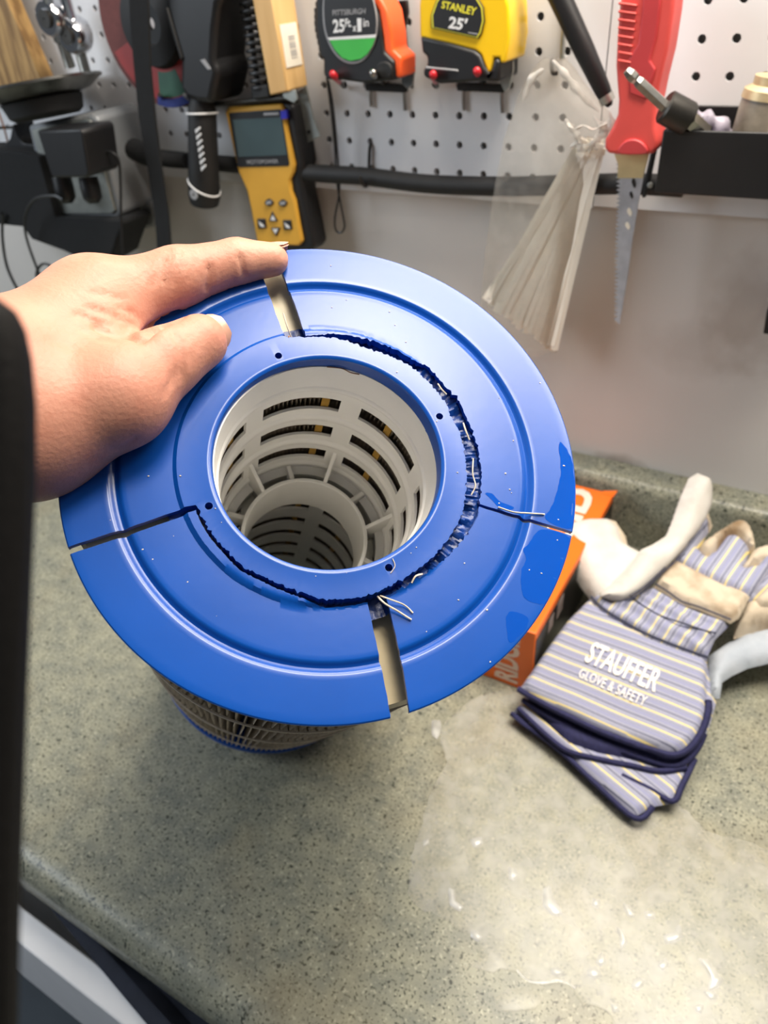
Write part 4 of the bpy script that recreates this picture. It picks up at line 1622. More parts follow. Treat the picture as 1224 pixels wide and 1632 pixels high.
o = rod('thin_wire', [WY(-12, 160, 0.06), WY(2, 190, 0.06), WY(12, 225, 0.06), WY(14, 240, 0.06)], 0.0012, pm('brown_wire', '#8d5a34', 0.5), seg=6)
tag(o, 'thin brown wire under the left rim of the dish', 'wire')
t = thing('cable_gland', WY(20, 240, 0.05), 'black plastic clamp on a wire rail left of the outlet box', 'clamp')
rod('rail', [WY(-10, 204, 0.04), WY(20, 203, 0.04), WY(40, 204, 0.04)], 0.0020, M['darkmetal'], t)
plate('clamp_body', curve_px([(8, 232), (16, 220), (20, 198), (26, 212), (36, 228), (58, 232), (64, 250), (40, 258), (14, 252)], 3), 0.062, 0.03, M['black'], t, bevel=0.003)
o = plate('tool_pouch', [(-60, 238), (20, 240), (62, 250), (76, 300), (88, 347), (190, 350), (196, 356), (186, 382), (176, 414), (160, 424), (146, 421), (100, 400), (50, 382), (36, 362), (-60, 352)], 0.085, 0.05, M['cloth_black'], bevel=0.008, bseg=4)
tag(o, 'black cloth pouch hanging below the grey outlet box', 'pouch')
t = thing('conduit_fitting', WY(215, 365, 0.02), 'small grey fitting with yellow stripe below the outlet box', 'fitting')
plate('body', [(194, 336), (238, 320), (246, 345), (246, 362), (200, 372), (196, 360)], 0.030, 0.026, pm('grey_pvc', '#6d6f70', 0.6), t, bevel=0.004)
plate('yellow_stripe', [(211, 338), (220, 335), (224, 366), (215, 368)], 0.0306, 0.002, M['print_yellow'], t, smooth=0)

# ---- black rod slanting across the seam
t = thing('slanted_rod', WY(970, 165, 0.03), 'matt black rod slanting down to the top of the plastic bag', 'rod')
mb = MB()
ra, rb_ = WY(884, -22, 0.030), WY(968, 160, 0.024)
mb.tube([ra + (ra - rb_) * .3, ra, ra.lerp(rb_, .55), ra.lerp(rb_, .9), rb_, rb_ + (rb_ - ra).normalized() * 0.005], [0.0088, 0.0088, 0.0082, 0.0066, 0.0052, 0.002], 14)
link('shaft', mb, M['black'], t, smooth=50)
mb = MB()
cc_ = ra.lerp(rb_, .955)
mb.tube([cc_, cc_ + (rb_ - ra).normalized() * 0.006], 0.0064, 14)
link('collar', mb, M['galv'], t, smooth=40)

# ---- red jab saw
t = thing('jab_saw', WY(985, 515, 0.03), 'red-handled jab saw with toothed steel blade pointing down', 'saw')
hl = [(994, -30), (987, 10), (983, 60), (981, 105), (985, 160), (984, 182), (976, 202), (964, 222), (963, 236), (968, 245), (1000, 248), (1040, 246), (1048, 236), (1048, 222), (1044, 205), (1045, 165), (1052, 130), (1064, 80), (1073, 20), (1078, -30)]
plate('handle', hl, 0.068, 0.030, M['red'], t, bevel=0.007, bseg=4)
M['red_dark'] = pm('red_plastic', '#b83a3d', 0.45, var=0.06, scale=30)
plate('grip_panel', [(1026, -30), (1022, 20), (1016, 70), (1000, 96), (1002, 150), (1030, 160), (1045, 110), (1036, 96), (1046, 60), (1052, 10), (1056, -30)], 0.0695, 0.006, M['red_dark'], t, bevel=0.0015)
for k in range(8):
    y = 6 + 13 * k
    x0 = 985 - 0.02 * (y - 6) + (1 if k > 5 else 0)
    wdt = 30 - 1.2 * k
    plate('grip_rib', [(x0, y - 3), (x0 + wdt, y + 1), (x0 + wdt, y + 5), (x0, y + 2)], 0.0700, 0.006, M['red'], t, bevel=0.0012)
plate('guard_face', curve_px([(984, 244), (992, 228), (1008, 222), (1024, 228), (1032, 244), (1008, 247)], 4), 0.0705, 0.006, M['red_dark'], t, bevel=0.001)
teeth = []
bl = [(977, 246), (985, 290), (983, 350), (980, 420), (980, 470), (981, 504)]
nt_ = 36
for k in range(nt_ + 1):
    s = k / nt_
    y = 262 + (508 - 262) * s
    x = interp([(246, 978), (262, 983), (300, 984), (400, 981), (508, 980)], y)
    teeth.append((x + 5.0, y - 3.4))
    teeth.append((x - 1.8, y))
outline = [(978, 240)] + teeth + [(987, 517), (990, 500), (1000, 440), (1008, 380), (1018, 320), (1025, 285), (1034, 240)]
M['blade'] = pm('saw_steel', '#aeb3bd', 0.4, 0.35, var=0.15, scale=90)
mb = slab_px(outline, 0.0545, 0.0014)
bl_ = link('blade', mb, M['blade'], t, smooth=0)
mb = slab_px([(979, 246), (985, 262), (984, 284), (1024, 284), (1034, 246)], 0.0549, 0.0022)
link('blade_root', mb, pm('bare_blade_root', '#d0c093', 0.4, 0.25, var=0.08), t, smooth=0)
for (x, y, w, h_, mt) in ((1010, 292, 3.5, 8, 'label_black'), (1006, 311, 3, 6, 'label_black'), (1003, 338, 4, 7, 'cardboard'), (1000, 360, 4, 6, 'cardboard')):
    plate('blade_hole', curve_px([(x - w, y - h_ * .3), (x, y - h_), (x + w, y + h_ * .2), (x + 1, y + h_)], 3), 0.0549, 0.0005, M[mt], t, smooth=0)

# holder behind the saw
t = thing('saw_clip', WY(1030, 310, 0.02), 'dark clip behind the saw blade under the bin', 'clip')
plate('clip_arm', [(1037, 240), (1046, 238), (1038, 275), (1034, 300), (1028, 316), (1022, 316), (1026, 290)], 0.030, 0.006, M['black'], t, bevel=0.0015)
mb = MB()
mb.lathe(WY(1036, 295, 0.031), (0, -1, 0), [(0.0004, 0.0), (0.0025, 0.0), (0.0022, 0.0012), (0.0004, 0.0016)], 14, closed=False)
link('rivet', mb, M['galv'], t, smooth=40)

# ---- black bin with contents
t = thing('parts_bin', WY(1150, 320, 0.06), 'open black plastic bin hooked on the board at the right', 'bin')
fbl, fbr = WY(1052, 308, 0.085), WY(1230, 327, 0.085)
ftl, ftr = WY(1057, 207, 0.085), WY(1230, 218, 0.085)
xl, xr = ftl.x, ftl.x + 0.155
zb_, zt_ = fbl.z, ftl.z
y0, y1 = -0.085, -0.004
w = 0.003
link('front_wall', MB().box((xl, y0, zb_), (xr, y0 + w, zt_)), M['black'], t, bevel=0.001)
link('back_wall', MB().box((xl, y1 - w, zb_), (xr, y1, zt_ + 0.004)), M['black'], t, bevel=0.001)
link('side_wall', MB().box((xl, y0 + w, zb_), (xl + w, y1 - w, zt_)), M['black'], t, bevel=0.001)
link('side_wall', MB().box((xr - w, y0 + w, zb_), (xr, y1 - w, zt_)), M['black'], t, bevel=0.001)
link('bin_floor', MB().box((xl + w, y0 + w, zb_), (xr - w, y1 - w, zb_ + w)), M['black'], t, smooth=0)
# extension bit holder leaning over the corner
t = thing('bit_holder', WY(1060, 180, 0.07), 'steel bit holder with dark sleeve leaning over the bin corner', 'bit holder')
pA, pB, pC, pD = WY(998, 112, 0.100), WY(1062, 172, 0.090), WY(1112, 198, 0.080), WY(1122, 212, 0.072)
dAB = (pB - pA).normalized()
mb = MB()
mb.tube([pA, pA + dAB * .004, pA + dAB * .008, pA + dAB * .010, pA + dAB * .013, pA + dAB * .016, pB], [0.0030, 0.0042, 0.0042, 0.0034, 0.0044, 0.0044, 0.0044], 6)
link('shank', mb, M['steel'], t, smooth=0, bevel=0.0003)
pB2 = pA + dAB * ((pB - pA).length)
mb = MB()
q0, q1 = pB - dAB * .002, pB + (pC - pB) * 0.72
mb.tube([q0, q0.lerp(q1, .06), q0.lerp(q1, .9), q1], [0.0098, 0.0112, 0.0115, 0.0105], 20)
link('sleeve', mb, M['darkmetal'], t, smooth=40)
mb = MB()
mb.tube([q1, pD], [0.0065, 0.0065], 6)
link('socket_end', mb, M['steel'], t, smooth=0)
o = rod('plastic_wrap', [WY(1092, 178, 0.06), WY(1118, 190, 0.056), WY(1140, 196, 0.05), WY(1160, 214, 0.046)], [0.006 + 0.002 * math.sin(k) for k in range(19)], film('cloudy_wrap', '#f4f0f8', 0.15, 1.3, 0.45, '#d8d0e0'), seg=12)
tag(o, 'crumpled cloudy plastic wrap in the bin beside the bit holder', 'plastic wrap')
# small bottle
t = thing('small_bottle', WY(1190, 215, 0.05), 'small grey-brown bottle with worn gold cap standing in the bin', 'bottle')
base = Vector((WY(1200, 212, 0.045).x, -0.045, zb_ + 0.0032))
topz = WY(1205, 120, 0.045).z
Hb = topz - base.z
mb = MB()
leanx = Vector((0.10, 0, 1)).normalized()
rbt = 0.0185
mb.lathe(base, leanx, [(0.001, 0.0), (rbt * .96, 0.0), (rbt, 0.003), (rbt, Hb * .74), (rbt * .98, Hb * .8), (rbt * .7, Hb * .86), (0.001, Hb * .86)], 28, closed=False)
link('glass', mb, pm('grimy_glass', '#8a8072', 0.35, var=0.25, scale=90, spec=0.5), t, smooth=40)
mb = MB()
mb.lathe(base, leanx, [(0.001, Hb * .80), (rbt * 1.03, Hb * .80), (rbt * 1.0, Hb * .88), (rbt * .74, Hb * .92), (rbt * .74, Hb), (0.001, Hb)], 28, closed=False)
link('cap', mb, pm('worn_gold_cap', '#c4b08a', 0.45, 0.5, var=0.15, scale=120), t, smooth=40)
o = link('white_card', MB().box(Vector((base.x + 0.013, -0.072, zb_ + 0.004)), Vector((base.x + 0.05, -0.070, zt_ + 0.022))), M['white'], smooth=0)
tag(o, 'white printed card standing in the bin beside the bottle', 'card')
# black corner of a socket plate lower down the wall
t = thing('wall_box', WY(1235, 520, 0.0), 'black box fixed low on the wall at the right edge', 'wall box')
plate('box', [(1216, 532), (1222, 494), (1290, 500), (1290, 545)], 0.012, 0.023, M['black'], t, bevel=0.001)
plate('box_cover', [(1222, 530), (1226, 500), (1286, 505), (1286, 540)], 0.014, 0.003, M['rubber'], t, bevel=0.0006)

# ---- clear bag of cable ties
bagmat = film('clear_polythene', '#fbf9f5', 0.12, 1.09, 0.11, '#f6f1ea')
M['tie'] = pm('natural_nylon', '#fbf6ea', 0.45, var=0.03, scale=60)
M['bag'] = bagmat
M['bag_fold'] = film('crumpled_polythene', '#fbf9f5', 0.10, 1.5, 0.45, '#f5f0e8')


def translucent_tie():
    m = M['tie']
    nt = m.node_tree
    b = nt.nodes['Principled BSDF']
    out = [n for n in nt.nodes if n.type == 'OUTPUT_MATERIAL'][0]
    tl = nt.nodes.new('ShaderNodeBsdfTranslucent')
    tl.inputs[0].default_value = lin('#fbf5e8')
    mx = nt.nodes.new('ShaderNodeMixShader')
    mx.inputs[0].default_value = 0.12
    nt.links.new(b.outputs[0], mx.inputs[1])
    nt.links.new(tl.outputs[0], mx.inputs[2])
    nt.links.new(mx.outputs[0], out.inputs[0])


translucent_tie()
bag = thing('plastic_bag', WY(850, 560, 0.03), 'clear plastic bag hung on a hook in front of the pegboard', 'bag')
rows_ = [  # (y, left x, right x, bulge, base Y)
    (92, 868, 900, 0.003, 0.030), (108, 850, 916, 0.004, 0.030), (130, 838, 930, 0.006, 0.030), (155, 826, 950, 0.008, 0.030), (180, 818, 974, 0.010, 0.030), (200, 810, 978, 0.011, 0.030), (222, 804, 966, 0.011, 0.030), (245, 799, 958, 0.012, 0.030),
    (290, 790, 950, 0.013, 0.030), (340, 782, 938, 0.014, 0.030), (400, 774, 925, 0.015, 0.030), (460, 768, 911, 0.016, 0.030), (520, 764, 897, 0.015, 0.030), (562, 770, 888, 0.010, 0.030)]
ns = 14
rings = []
for (y, xl_, xr_, bl_g, Yb) in rows_:
    L_, R_ = WY(xl_, y, Yb), WY(xr_, y, Yb)
    ring = []
    for k in range(2 * ns):
        s = k / ns if k < ns else 2 - k / ns
        sgn = -1 if k < ns else 1
        p = L_.lerp(R_, s)
        b_ = bl_g * math.sin(PI * max(0.0, min(1.0, s)))
        w_ = 0.0035 * noise.noise(Vector((s * 6, y * 0.05, sgn * 3))) + 0.0018 * noise.noise(Vector((s * 17, y * 0.13, sgn)))
        p = p + Vector((0.0015 * noise.noise(Vector((s * 9, y * .1, 9))), sgn * max(0.0006, b_ + w_ * min(1, b_ / 0.006)), 0))
        ring.append(p)
    rings.append(ring)
mb = MB()
mb.loft(rings, cap=False)
link('film', mb, M['bag'], bag, smooth=60)
rod('hook', [WY(880, 96, 0.004), WY(879, 104, 0.02), WY(881, 116, 0.036), WY(887, 117, 0.040)], 0.0017, M['darkmetal'], bag)
mb = MB()
knot = [WY(905, 196, 0.044), WY(916, 206, 0.048), WY(930, 200, 0.05), WY(945, 206, 0.048), WY(962, 198, 0.044), WY(972, 190, 0.042)]
mb.tube(smoothpath(knot, 4), [0.0015 + 0.0008 * math.sin(k * 1.3) for k in range(21)], 8, flat=0.5)
link('gathered_fold', mb, M['bag_fold'], bag, smooth=60)
for fold in ([(908, 236), (918, 230), (928, 238), (940, 232), (952, 238)], [(946, 186), (956, 200), (968, 206), (976, 196), (970, 180)], [(900, 190), (912, 206), (922, 222), (926, 240)], [(974, 194), (962, 214), (948, 224), (938, 244)], [(880, 96), (900, 118), (925, 150), (955, 178)], [(866, 110), (846, 128), (834, 160)]):
    mb = MB()
    fp = smoothpath([WY(x, y, 0.043) for x, y in fold], 5)
    mb.tube(fp, [0.0008 + 0.0032 * math.sin(PI * k / (len(fp) - 1)) * (0.7 + 0.3 * math.sin(k * 1.7)) for k in range(len(fp))], 8, flat=0.35, upv=(0, 1, 0))
    link('gathered_fold', mb, M['bag_fold'], bag, smooth=60)
# ties: one mesh, many individuals fanned out below the knot
mb = MB()
TL = 0.178
mb.box((-0.0026, -0.0006, -TL), (0.0026, 0.0006, 0.0))
mb.box((-0.0036, -0.0022, 0.0), (0.0036, 0.0016, 0.005))
me = bpy.data.meshes.new('cable_tie')
me.from_pydata(mb.v, [], mb.f)
me.materials.append(M['tie'])
rt = random.Random(5)
NT = 72
for k in range(NT):
    s = (k + rt.random()) / NT
    xt = 922 + 34 * s + rt.uniform(-3, 3)
    yt = 238 + rt.uniform(-8, 14)
    xb = 772 + 112 * s + rt.uniform(-4, 4)
    yb = 476 + 84 * s + rt.uniform(-8, 6)
    Yt = 0.032 + 0.004 * (1 - s) + rt.uniform(-0.0015, 0.0015)
    Yb = 0.031 + 0.006 * (1 - s) + rt.uniform(-0.0015, 0.0015)
    A, B = WY(xt, yt, Yt), WY(xb, yb, Yb)
    d_ = (A - B)
    zax = d_.normalized()
    fy = Vector((rt.uniform(-.1, .3), -1, 0))
    xax = fy.cross(zax).normalized()
    yax = zax.cross(xax)
    o = bpy.data.objects.new('cable_tie', me)
    COL.objects.link(o)
    sc_ = d_.length / TL
    o.matrix_world = Matrix(((xax.x, yax.x, zax.x * sc_, A.x), (xax.y, yax.y, zax.y * sc_, A.y), (xax.z, yax.z, zax.z * sc_, A.z), (0, 0, 0, 1)))
    tag(o, 'off-white nylon cable tie fanned out inside the clear bag', 'cable tie', 'cable ties in the clear bag')

# ================================================================== things on the worktop
M['box_orange'] = pm('orange_card', '#f4701a', 0.4, var=0.04, scale=30)
M['box_black'] = pm('black_card', '#191718', 0.35, var=0.15, scale=40)
M['box_white'] = pm('pinkish_print', '#f3d6c6', 0.5, var=0.04, scale=40)
M['box_grey'] = pm('grey_photo_print', '#8d7f7a', 0.5, var=0.35, scale=60)
t = thing('tool_box', (0.232, -0.145, 0.0), 'orange and black cardboard box against the backsplash, behind the gloves', 'box')
bx0, bx1, by0, by1, bh = 0.187, 0.276, -0.268, -0.034, 0.080
link('carton', MB().box((bx0, by0, 0.0), (bx1, by1, bh)), M['box_orange'], t, bevel=0.0012)
link('side_panel', MB().box((bx1, by0 + 0.001, 0.0005), (bx1 + 0.0006, by1 - 0.001, bh - 0.009)), M['box_black'], t, smooth=0)
link('corner_tab', MB().hexa([(bx1 - 0.012, by1 - 0.006, bh), (bx1 + 0.001, by1 - 0.006, bh), (bx1 + 0.002, by1 + 0.001, bh), (bx1 - 0.012, by1 + 0.001, bh)], [(bx1 - 0.006, by1 - 0.004, bh + .001), (bx1 + 0.002, by1 - 0.004, bh + .003), (bx1 + 0.003, by1 + 0.002, bh + .004), (bx1 - 0.006, by1 + 0.002, bh + .001)]), M['box_orange'], t, smooth=0)
zt = bh + 0.0004
lettering('lid_print', 'RIDGID', [(bx1 - 0.016, by0 + 0.03, zt), (bx1 - 0.016, by1 - 0.006, zt), (bx1 - 0.050, by1 - 0.006, zt), (bx1 - 0.050, by0 + 0.03, zt)], M['box_white'], t, bold=0.04)
yf = by0 - 0.0004
lettering('end_print', 'RIDGID', [(bx1 - 0.014, yf, 0.006), (bx1 - 0.014, yf, bh - 0.004), (bx1 - 0.038, yf, bh - 0.004), (bx1 - 0.038, yf, 0.006)], M['box_white'], t, bold=0.04)
for (ya, yb, za, zb) in ((-0.235, -0.222, 0.050, 0.066), (-0.212, -0.195, 0.048, 0.068), (-0.12, -0.05, 0.03, 0.06)):
    link('side_print', MB().box((bx1 + 0.0006, ya, za), (bx1 + 0.0009, yb, zb)), M['box_grey'], t, smooth=0)

# ---------------------------------------------------------------- gloves
def cloth_stripes():
    m = bpy.data.materials.new('striped_canvas')
    m.use_nodes = True
    nt = m.node_tree
    b = nt.nodes['Principled BSDF']
    uv = nt.nodes.new('ShaderNodeUVMap')
    uv.uv_map = 'cloth'
    sp = nt.nodes.new('ShaderNodeSeparateXYZ')
    nt.links.new(uv.outputs[0], sp.inputs[0])
    tc = nt.nodes.new('ShaderNodeTexCoord')

    def mth(op, a, b_=None, c_=None):
        n = nt.nodes.new('ShaderNodeMath')
        n.operation = op
        for i, v in enumerate((a, b_, c_)):
            if v is None:
                continue
            if isinstance(v, (int, float)):
                n.inputs[i].default_value = v
            else:
                nt.links.new(v, n.inputs[i])
        return n.outputs[0]
    f = mth('FRACT', mth('DIVIDE', sp.outputs[1], 0.0135))

    def band(c, w):
        d = mth('ABSOLUTE', mth('SUBTRACT', f, c))
        n = nt.nodes.new('ShaderNodeMapRange')
        n.inputs[1].default_value = w
        n.inputs[2].default_value = w * 0.7
        nt.links.new(d, n.inputs[0])
        return n.outputs[0]

    def mix(fac, a, c):
        n = nt.nodes.new('ShaderNodeMix')
        n.data_type = 'RGBA'
        nt.links.new(fac, n.inputs[0])
        for k, v in ((6, a), (7, c)):
            if isinstance(v, tuple):
                n.inputs[k].default_value = v
            else:
                nt.links.new(v, n.inputs[k])
        return n.outputs[2]
    nz = nt.nodes.new('ShaderNodeTexNoise')
    nz.inputs['Scale'].default_value = 900
    nt.links.new(tc.outputs['Object'], nz.inputs['Vector'])
    col = mix(nz.outputs[0], lin('#8f91a6'), lin('#adafc0'))
    col = mix(band(0.78, 0.10), col, lin('#9496b4'))
    col = mix(band(0.5, 0.040), col, lin('#5e6074'))
    col = mix(band(0.93, 0.02), col, lin('#7d8096'))
    col = mix(band(0.15, 0.055), col, lin('#ead890'))
    nt.links.new(col, b.inputs['Base Color'])
    b.inputs['Roughness'].default_value = 0.9
    b.inputs['Specular IOR Level'].default_value = 0.2
    bp = nt.nodes.new('ShaderNodeBump')
    bp.inputs['Strength'].default_value = 0.3
    bp.inputs['Distance'].default_value = 0.0006
    nt.links.new(nz.outputs[0], bp.inputs['Height'])
    nt.links.new(bp.outputs[0], b.inputs['Normal'])
    return m


M['stripe'] = cloth_stripes()
M['leather'] = pm('split_leather', '#d8d4cd', 0.8, color2='#c6c0b7', scale=40, bump=0.35, bscale=420)
M['leather_tan'] = pm('worn_leather', '#cbbca6', 0.8, color2='#8f7658', scale=32, lo=0.48, hi=0.72, bump=0.35, bscale=420)
M['leather_cool'] = pm('pale_blue_leather', '#b6bcc4', 0.8, color2='#a0a9b4', scale=40, bump=0.3, bscale=420)
M['binding'] = pm('navy_binding', '#25264e', 0.85, var=0.2, scale=300, bump=0.3, bscale=900)
M['thread'] = pm('dark_thread', '#3c3f52', 0.8, var=0.2, scale=300)
M['glove_print'] = pm('cream_print', '#f2efe8', 0.7, var=0.03, scale=100)


def plane3(p0, p1, p2):
    n = (p1 - p0).cross(p2 - p0).normalized()
    if n.z < 0:
        n = -n
    return p0, n


def pillow(name, px, P0, N, thick, mat, parent, edge_w=0.008, lift=0.0, sdir=None, wrinkle=0.0, wfreq=60, step=0.0035, belly=0.35, gather=None, drop=None):
    """soft closed form over an outline met on a slanting plane"""
    N = N.normalized()
    pts3 = [WP(x, y, P0, N) for x, y in px]
    A = (pts3[1] - pts3[0])
    if sdir is not None:
        A = WP(*sdir[1], P0, N) - WP(*sdir[0], P0, N)
    A = (A - N * A.dot(N)).normalized()
    B = N.cross(A)
    o3 = P0
    poly = [Vector(((p - o3).dot(A), (p - o3).dot(B))) for p in pts3]
    # resample the rim
    rim = []
    n = len(poly)
    for i in range(n):
        a, b = poly[i], poly[(i + 1) % n]
        m = max(1, int((b - a).length / step))
        for k in range(m):
            rim.append(a.lerp(b, k / m))
    arr = np.array([tuple(p) for p in rim])
    nx_ = np.roll(arr, -1, 0)
    lo, hi = arr.min(0), arr.max(0)
    gx = np.arange(lo[0], hi[0], step)
    gy = np.arange(lo[1], hi[1], step)
    G = np.array([(x + (0.5 * step if j % 2 else 0), y) for j, y in enumerate(gy) for x in gx])
    inside = np.zeros(len(G), bool)
    dist = np.full(len(G), 1e9)
    for a, b in zip(arr, nx_):
        c = (a[1] > G[:, 1]) != (b[1] > G[:, 1])
        if abs(b[1] - a[1]) > 1e-12:
            xi = (b[0] - a[0]) * (G[:, 1] - a[1]) / (b[1] - a[1]) + a[0]
            inside ^= c & (G[:, 0] < xi)
        ab = b - a
        t_ = np.clip(((G - a) @ ab) / (ab @ ab + 1e-15), 0, 1)
        dist = np.minimum(dist, np.linalg.norm(G - a - t_[:, None] * ab, axis=1))
    keep = inside & (dist > step * 0.55)
    V2_ = [Vector(p) for p in arr] + [Vector(p) for p in G[keep]]
    D2 = [0.0] * len(arr) + list(dist[keep])
    ne = len(arr)
    out = geometry.delaunay_2d_cdt(V2_, [(i, (i + 1) % ne) for i in range(ne)], [], 1, 1e-7)
    cv, cf, orig = out[0], out[2], out[3]
    vs_t, vs_b, uvs = [], [], []
    for v_, og in zip(cv, orig):
        d = D2[og[0]] if og else 0.0
        s = min(1.0, d / edge_w)
        e = math.sqrt(max(0.0, 1 - (1 - s) ** 2))
        p = o3 + A * v_.x + B * v_.y
        w = wrinkle * noise.noise(Vector((v_.x * wfreq, v_.y * wfreq * 0.5, thick * 900))) * s if wrinkle else 0.0
        if gather:
            w += gather[0] * math.sin(v_.x * gather[1] + 2.5 * noise.noise(Vector((v_.x * 40, v_.y * 40, 1)))) * s
        dz = drop(v_.x, v_.y) if drop else 0.0
        vs_t.append(p + N * (lift + thick * e + w + dz))
        vs_b.append(p + N * (lift - thick * belly * e * 0.5 + dz))
        uvs.append((v_.x, v_.y))
    nn = len(cv)
    fs = [tuple(f) for f in cf] + [tuple(nn + i for i in reversed(f)) for f in cf]
    # stitch: rim top and bottom coincide where d = 0
    mb = MB()
    mb.add(vs_t + vs_b, fs)
    o = link(name, mb, mat, parent, smooth=60, uv=uvs + uvs)
    return o


def seam(name, px, P0, N, r, mat, parent, lift, n=5):
    N = N.normalized()
    mb = MB()
    mb.tube(smoothpath([WP(x, y, P0, N) + N * lift for x, y in px], n), r, 6)
    return link(name, mb, mat, parent, smooth=60)


# slanting plane of the upper glove: cuff low at the front, fingers propped up on the cove
gA = WZ(828, 1103, 0.030)
gB = WZ(1075, 1205, 0.030)
gC = WY(1185, 850, 0.060)
GP, GN = plane3(gA, gB, gC)
# lower glove: flatter, beneath
lA = WZ(820, 1150, 0.010)
lB = WZ(1018, 1305, 0.008)
lC = WY(1210, 1000, 0.17)
LP, LN = plane3(lA, lB, Vector((lB.x, lC.y, 0.030)))

g2 = thing('work_glove', WZ(1010, 1250, 0.0), 'lower striped work glove lying on the worktop, mostly under the printed one', 'glove', 'pair of work gloves')
pillow('cuff', [(817, 1137), (850, 1160), (900, 1200), (950, 1248), (1010, 1303), (1041, 1286), (1071, 1281), (1084, 1258), (1105, 1215), (1130, 1160), (1142, 1118), (1128, 1060), (980, 1000), (890, 1050)], LP, LN, 0.006, M['stripe'], g2, sdir=((840, 1140), (1020, 1290)), edge_w=0.006)
seam('cuff_binding', [(815, 1139), (850, 1166), (900, 1205), (950, 1252), (1012, 1306), (1040, 1288)], LP, LN, 0.0026, M['binding'], g2, 0.002)
seam('cuff_binding', [(826, 1136), (870, 1178), (905, 1204), (950, 1216), (1000, 1226), (1050, 1236), (1092, 1230)], LP, LN, 0.0026, M['binding'], g2, 0.007)
seam('cuff_binding', [(990, 1240), (1035, 1262), (1071, 1281), (1086, 1256), (1106, 1214)], LP, LN, 0.0026, M['binding'], g2, 0.004)
pillow('cuff_fold', [(836, 1122), (870, 1158), (905, 1190), (950, 1206), (1000, 1216), (1050, 1226), (1090, 1222), (1112, 1196), (1060, 1180), (960, 1130), (880, 1100)], LP, LN, 0.007, M['binding'], g2, lift=0.005, edge_w=0.008)
pillow('palm', [(1128, 1050), (1150, 1035), (1178, 1020), (1240, 1000), (1300, 1010), (1290, 1050), (1224, 1062), (1190, 1070), (1165, 1082), (1150, 1092), (1146, 1118), (1130, 1116)], LP, LN, 0.012, M['leather_cool'], g2, lift=0.004, edge_w=0.018, wrinkle=0.005, wfreq=28)
pillow('finger_leather', [(1170, 985), (1200, 960), (1250, 930), (1320, 930), (1330, 990), (1260, 1010), (1190, 1022), (1166, 1030)], LP, LN, 0.026, M['leather_tan'], g2, lift=0.010, edge_w=0.016, wrinkle=0.002)
pillow('finger_cloth', [(1172, 990), (1190, 960), (1224, 940), (1270, 930), (1270, 970), (1224, 985), (1190, 1004)], LP, LN, 0.028, M['stripe'], g2, lift=0.016, edge_w=0.012, sdir=((1180, 1000), (1240, 950)))

g1 = thing('work_glove', gB, 'upper striped work glove with white printed cuff and leather knuckle strap', 'glove', 'pair of work gloves')
gl = lambda nm, px, th, mat, **k: pillow(nm, px, GP, GN, th, M[mat], g1, **k)
cuffdrop = lambda x, y: 0.0
gl('palm', [(908, 828), (940, 822), (972, 822), (990, 838), (998, 862), (1020, 874), (1050, 868), (1062, 890), (1040, 925), (1004, 950), (975, 965), (946, 952), (925, 925), (905, 890), (890, 850)], 0.018, 'leather', lift=-0.012, edge_w=0.016, wrinkle=0.003, wfreq=35)
gl('palm_fold', [(968, 820), (985, 826), (998, 845), (1003, 868), (985, 866), (970, 850)], 0.010, 'leather_tan', lift=-0.010, edge_w=0.010)
gl('inner_cuff', [(838, 1108), (880, 1150), (930, 1180), (990, 1205), (1050, 1222), (1090, 1214), (1118, 1175), (1126, 1140), (1060, 1120), (950, 1080), (870, 1070)], 0.006, 'binding', lift=-0.014, edge_w=0.008)
gl('cuff', [(940, 955), (960, 975), (1003, 1002), (1040, 1020), (1080, 1036), (1127, 1052), (1126, 1090), (1125, 1137), (1116, 1165), (1102, 1186), (1085, 1200), (1066, 1202), (1030, 1192), (988, 1178), (950, 1163), (912, 1145), (870, 1124), (828, 1099), (848, 1070), (874, 1032), (905, 990)], 0.008, 'stripe', edge_w=0.007, sdir=((870, 1118), (1050, 1197)), wrinkle=0.0022, wfreq=22, belly=0.6)
seam('cuff_binding', [(826, 1101), (870, 1127), (912, 1148), (950, 1166), (988, 1181), (1030, 1195), (1066, 1206), (1087, 1203), (1105, 1188), (1119, 1166), (1128, 1137), (1128, 1120)], GP, GN, 0.0030, M['binding'], g1, 0.0035)
seam('cuff_binding', [(832, 1110), (880, 1142), (930, 1166), (985, 1190), (1030, 1206), (1066, 1216), (1090, 1212), (1112, 1190), (1124, 1165)], GP, GN, 0.0026, M['binding'], g1, -0.006)
gl('wrist_cloth', [(942, 952), (955, 948), (975, 962), (1003, 952), (1030, 940), (1041, 938), (1070, 955), (1100, 972), (1163, 995), (1140, 1018), (1130, 1040), (1127, 1053), (1080, 1037), (1040, 1021), (1003, 1003), (960, 977)], 0.010, 'stripe', edge_w=0.009, lift=-0.002, sdir=((1010, 960), (985, 990)), gather=(0.0022, 420), step=0.0028)
seam('cuff_seam', [(942, 957), (962, 977), (1004, 1003), (1040, 1021), (1080, 1037), (1127, 1054)], GP, GN, 0.0013, M['thread'], g1, 0.0068)
seam('elastic_stitch', [(1000, 955), (1020, 972), (1050, 990), (1085, 1002), (1120, 1014), (1138, 1018)], GP, GN, 0.0008, M['thread'], g1, 0.0100)
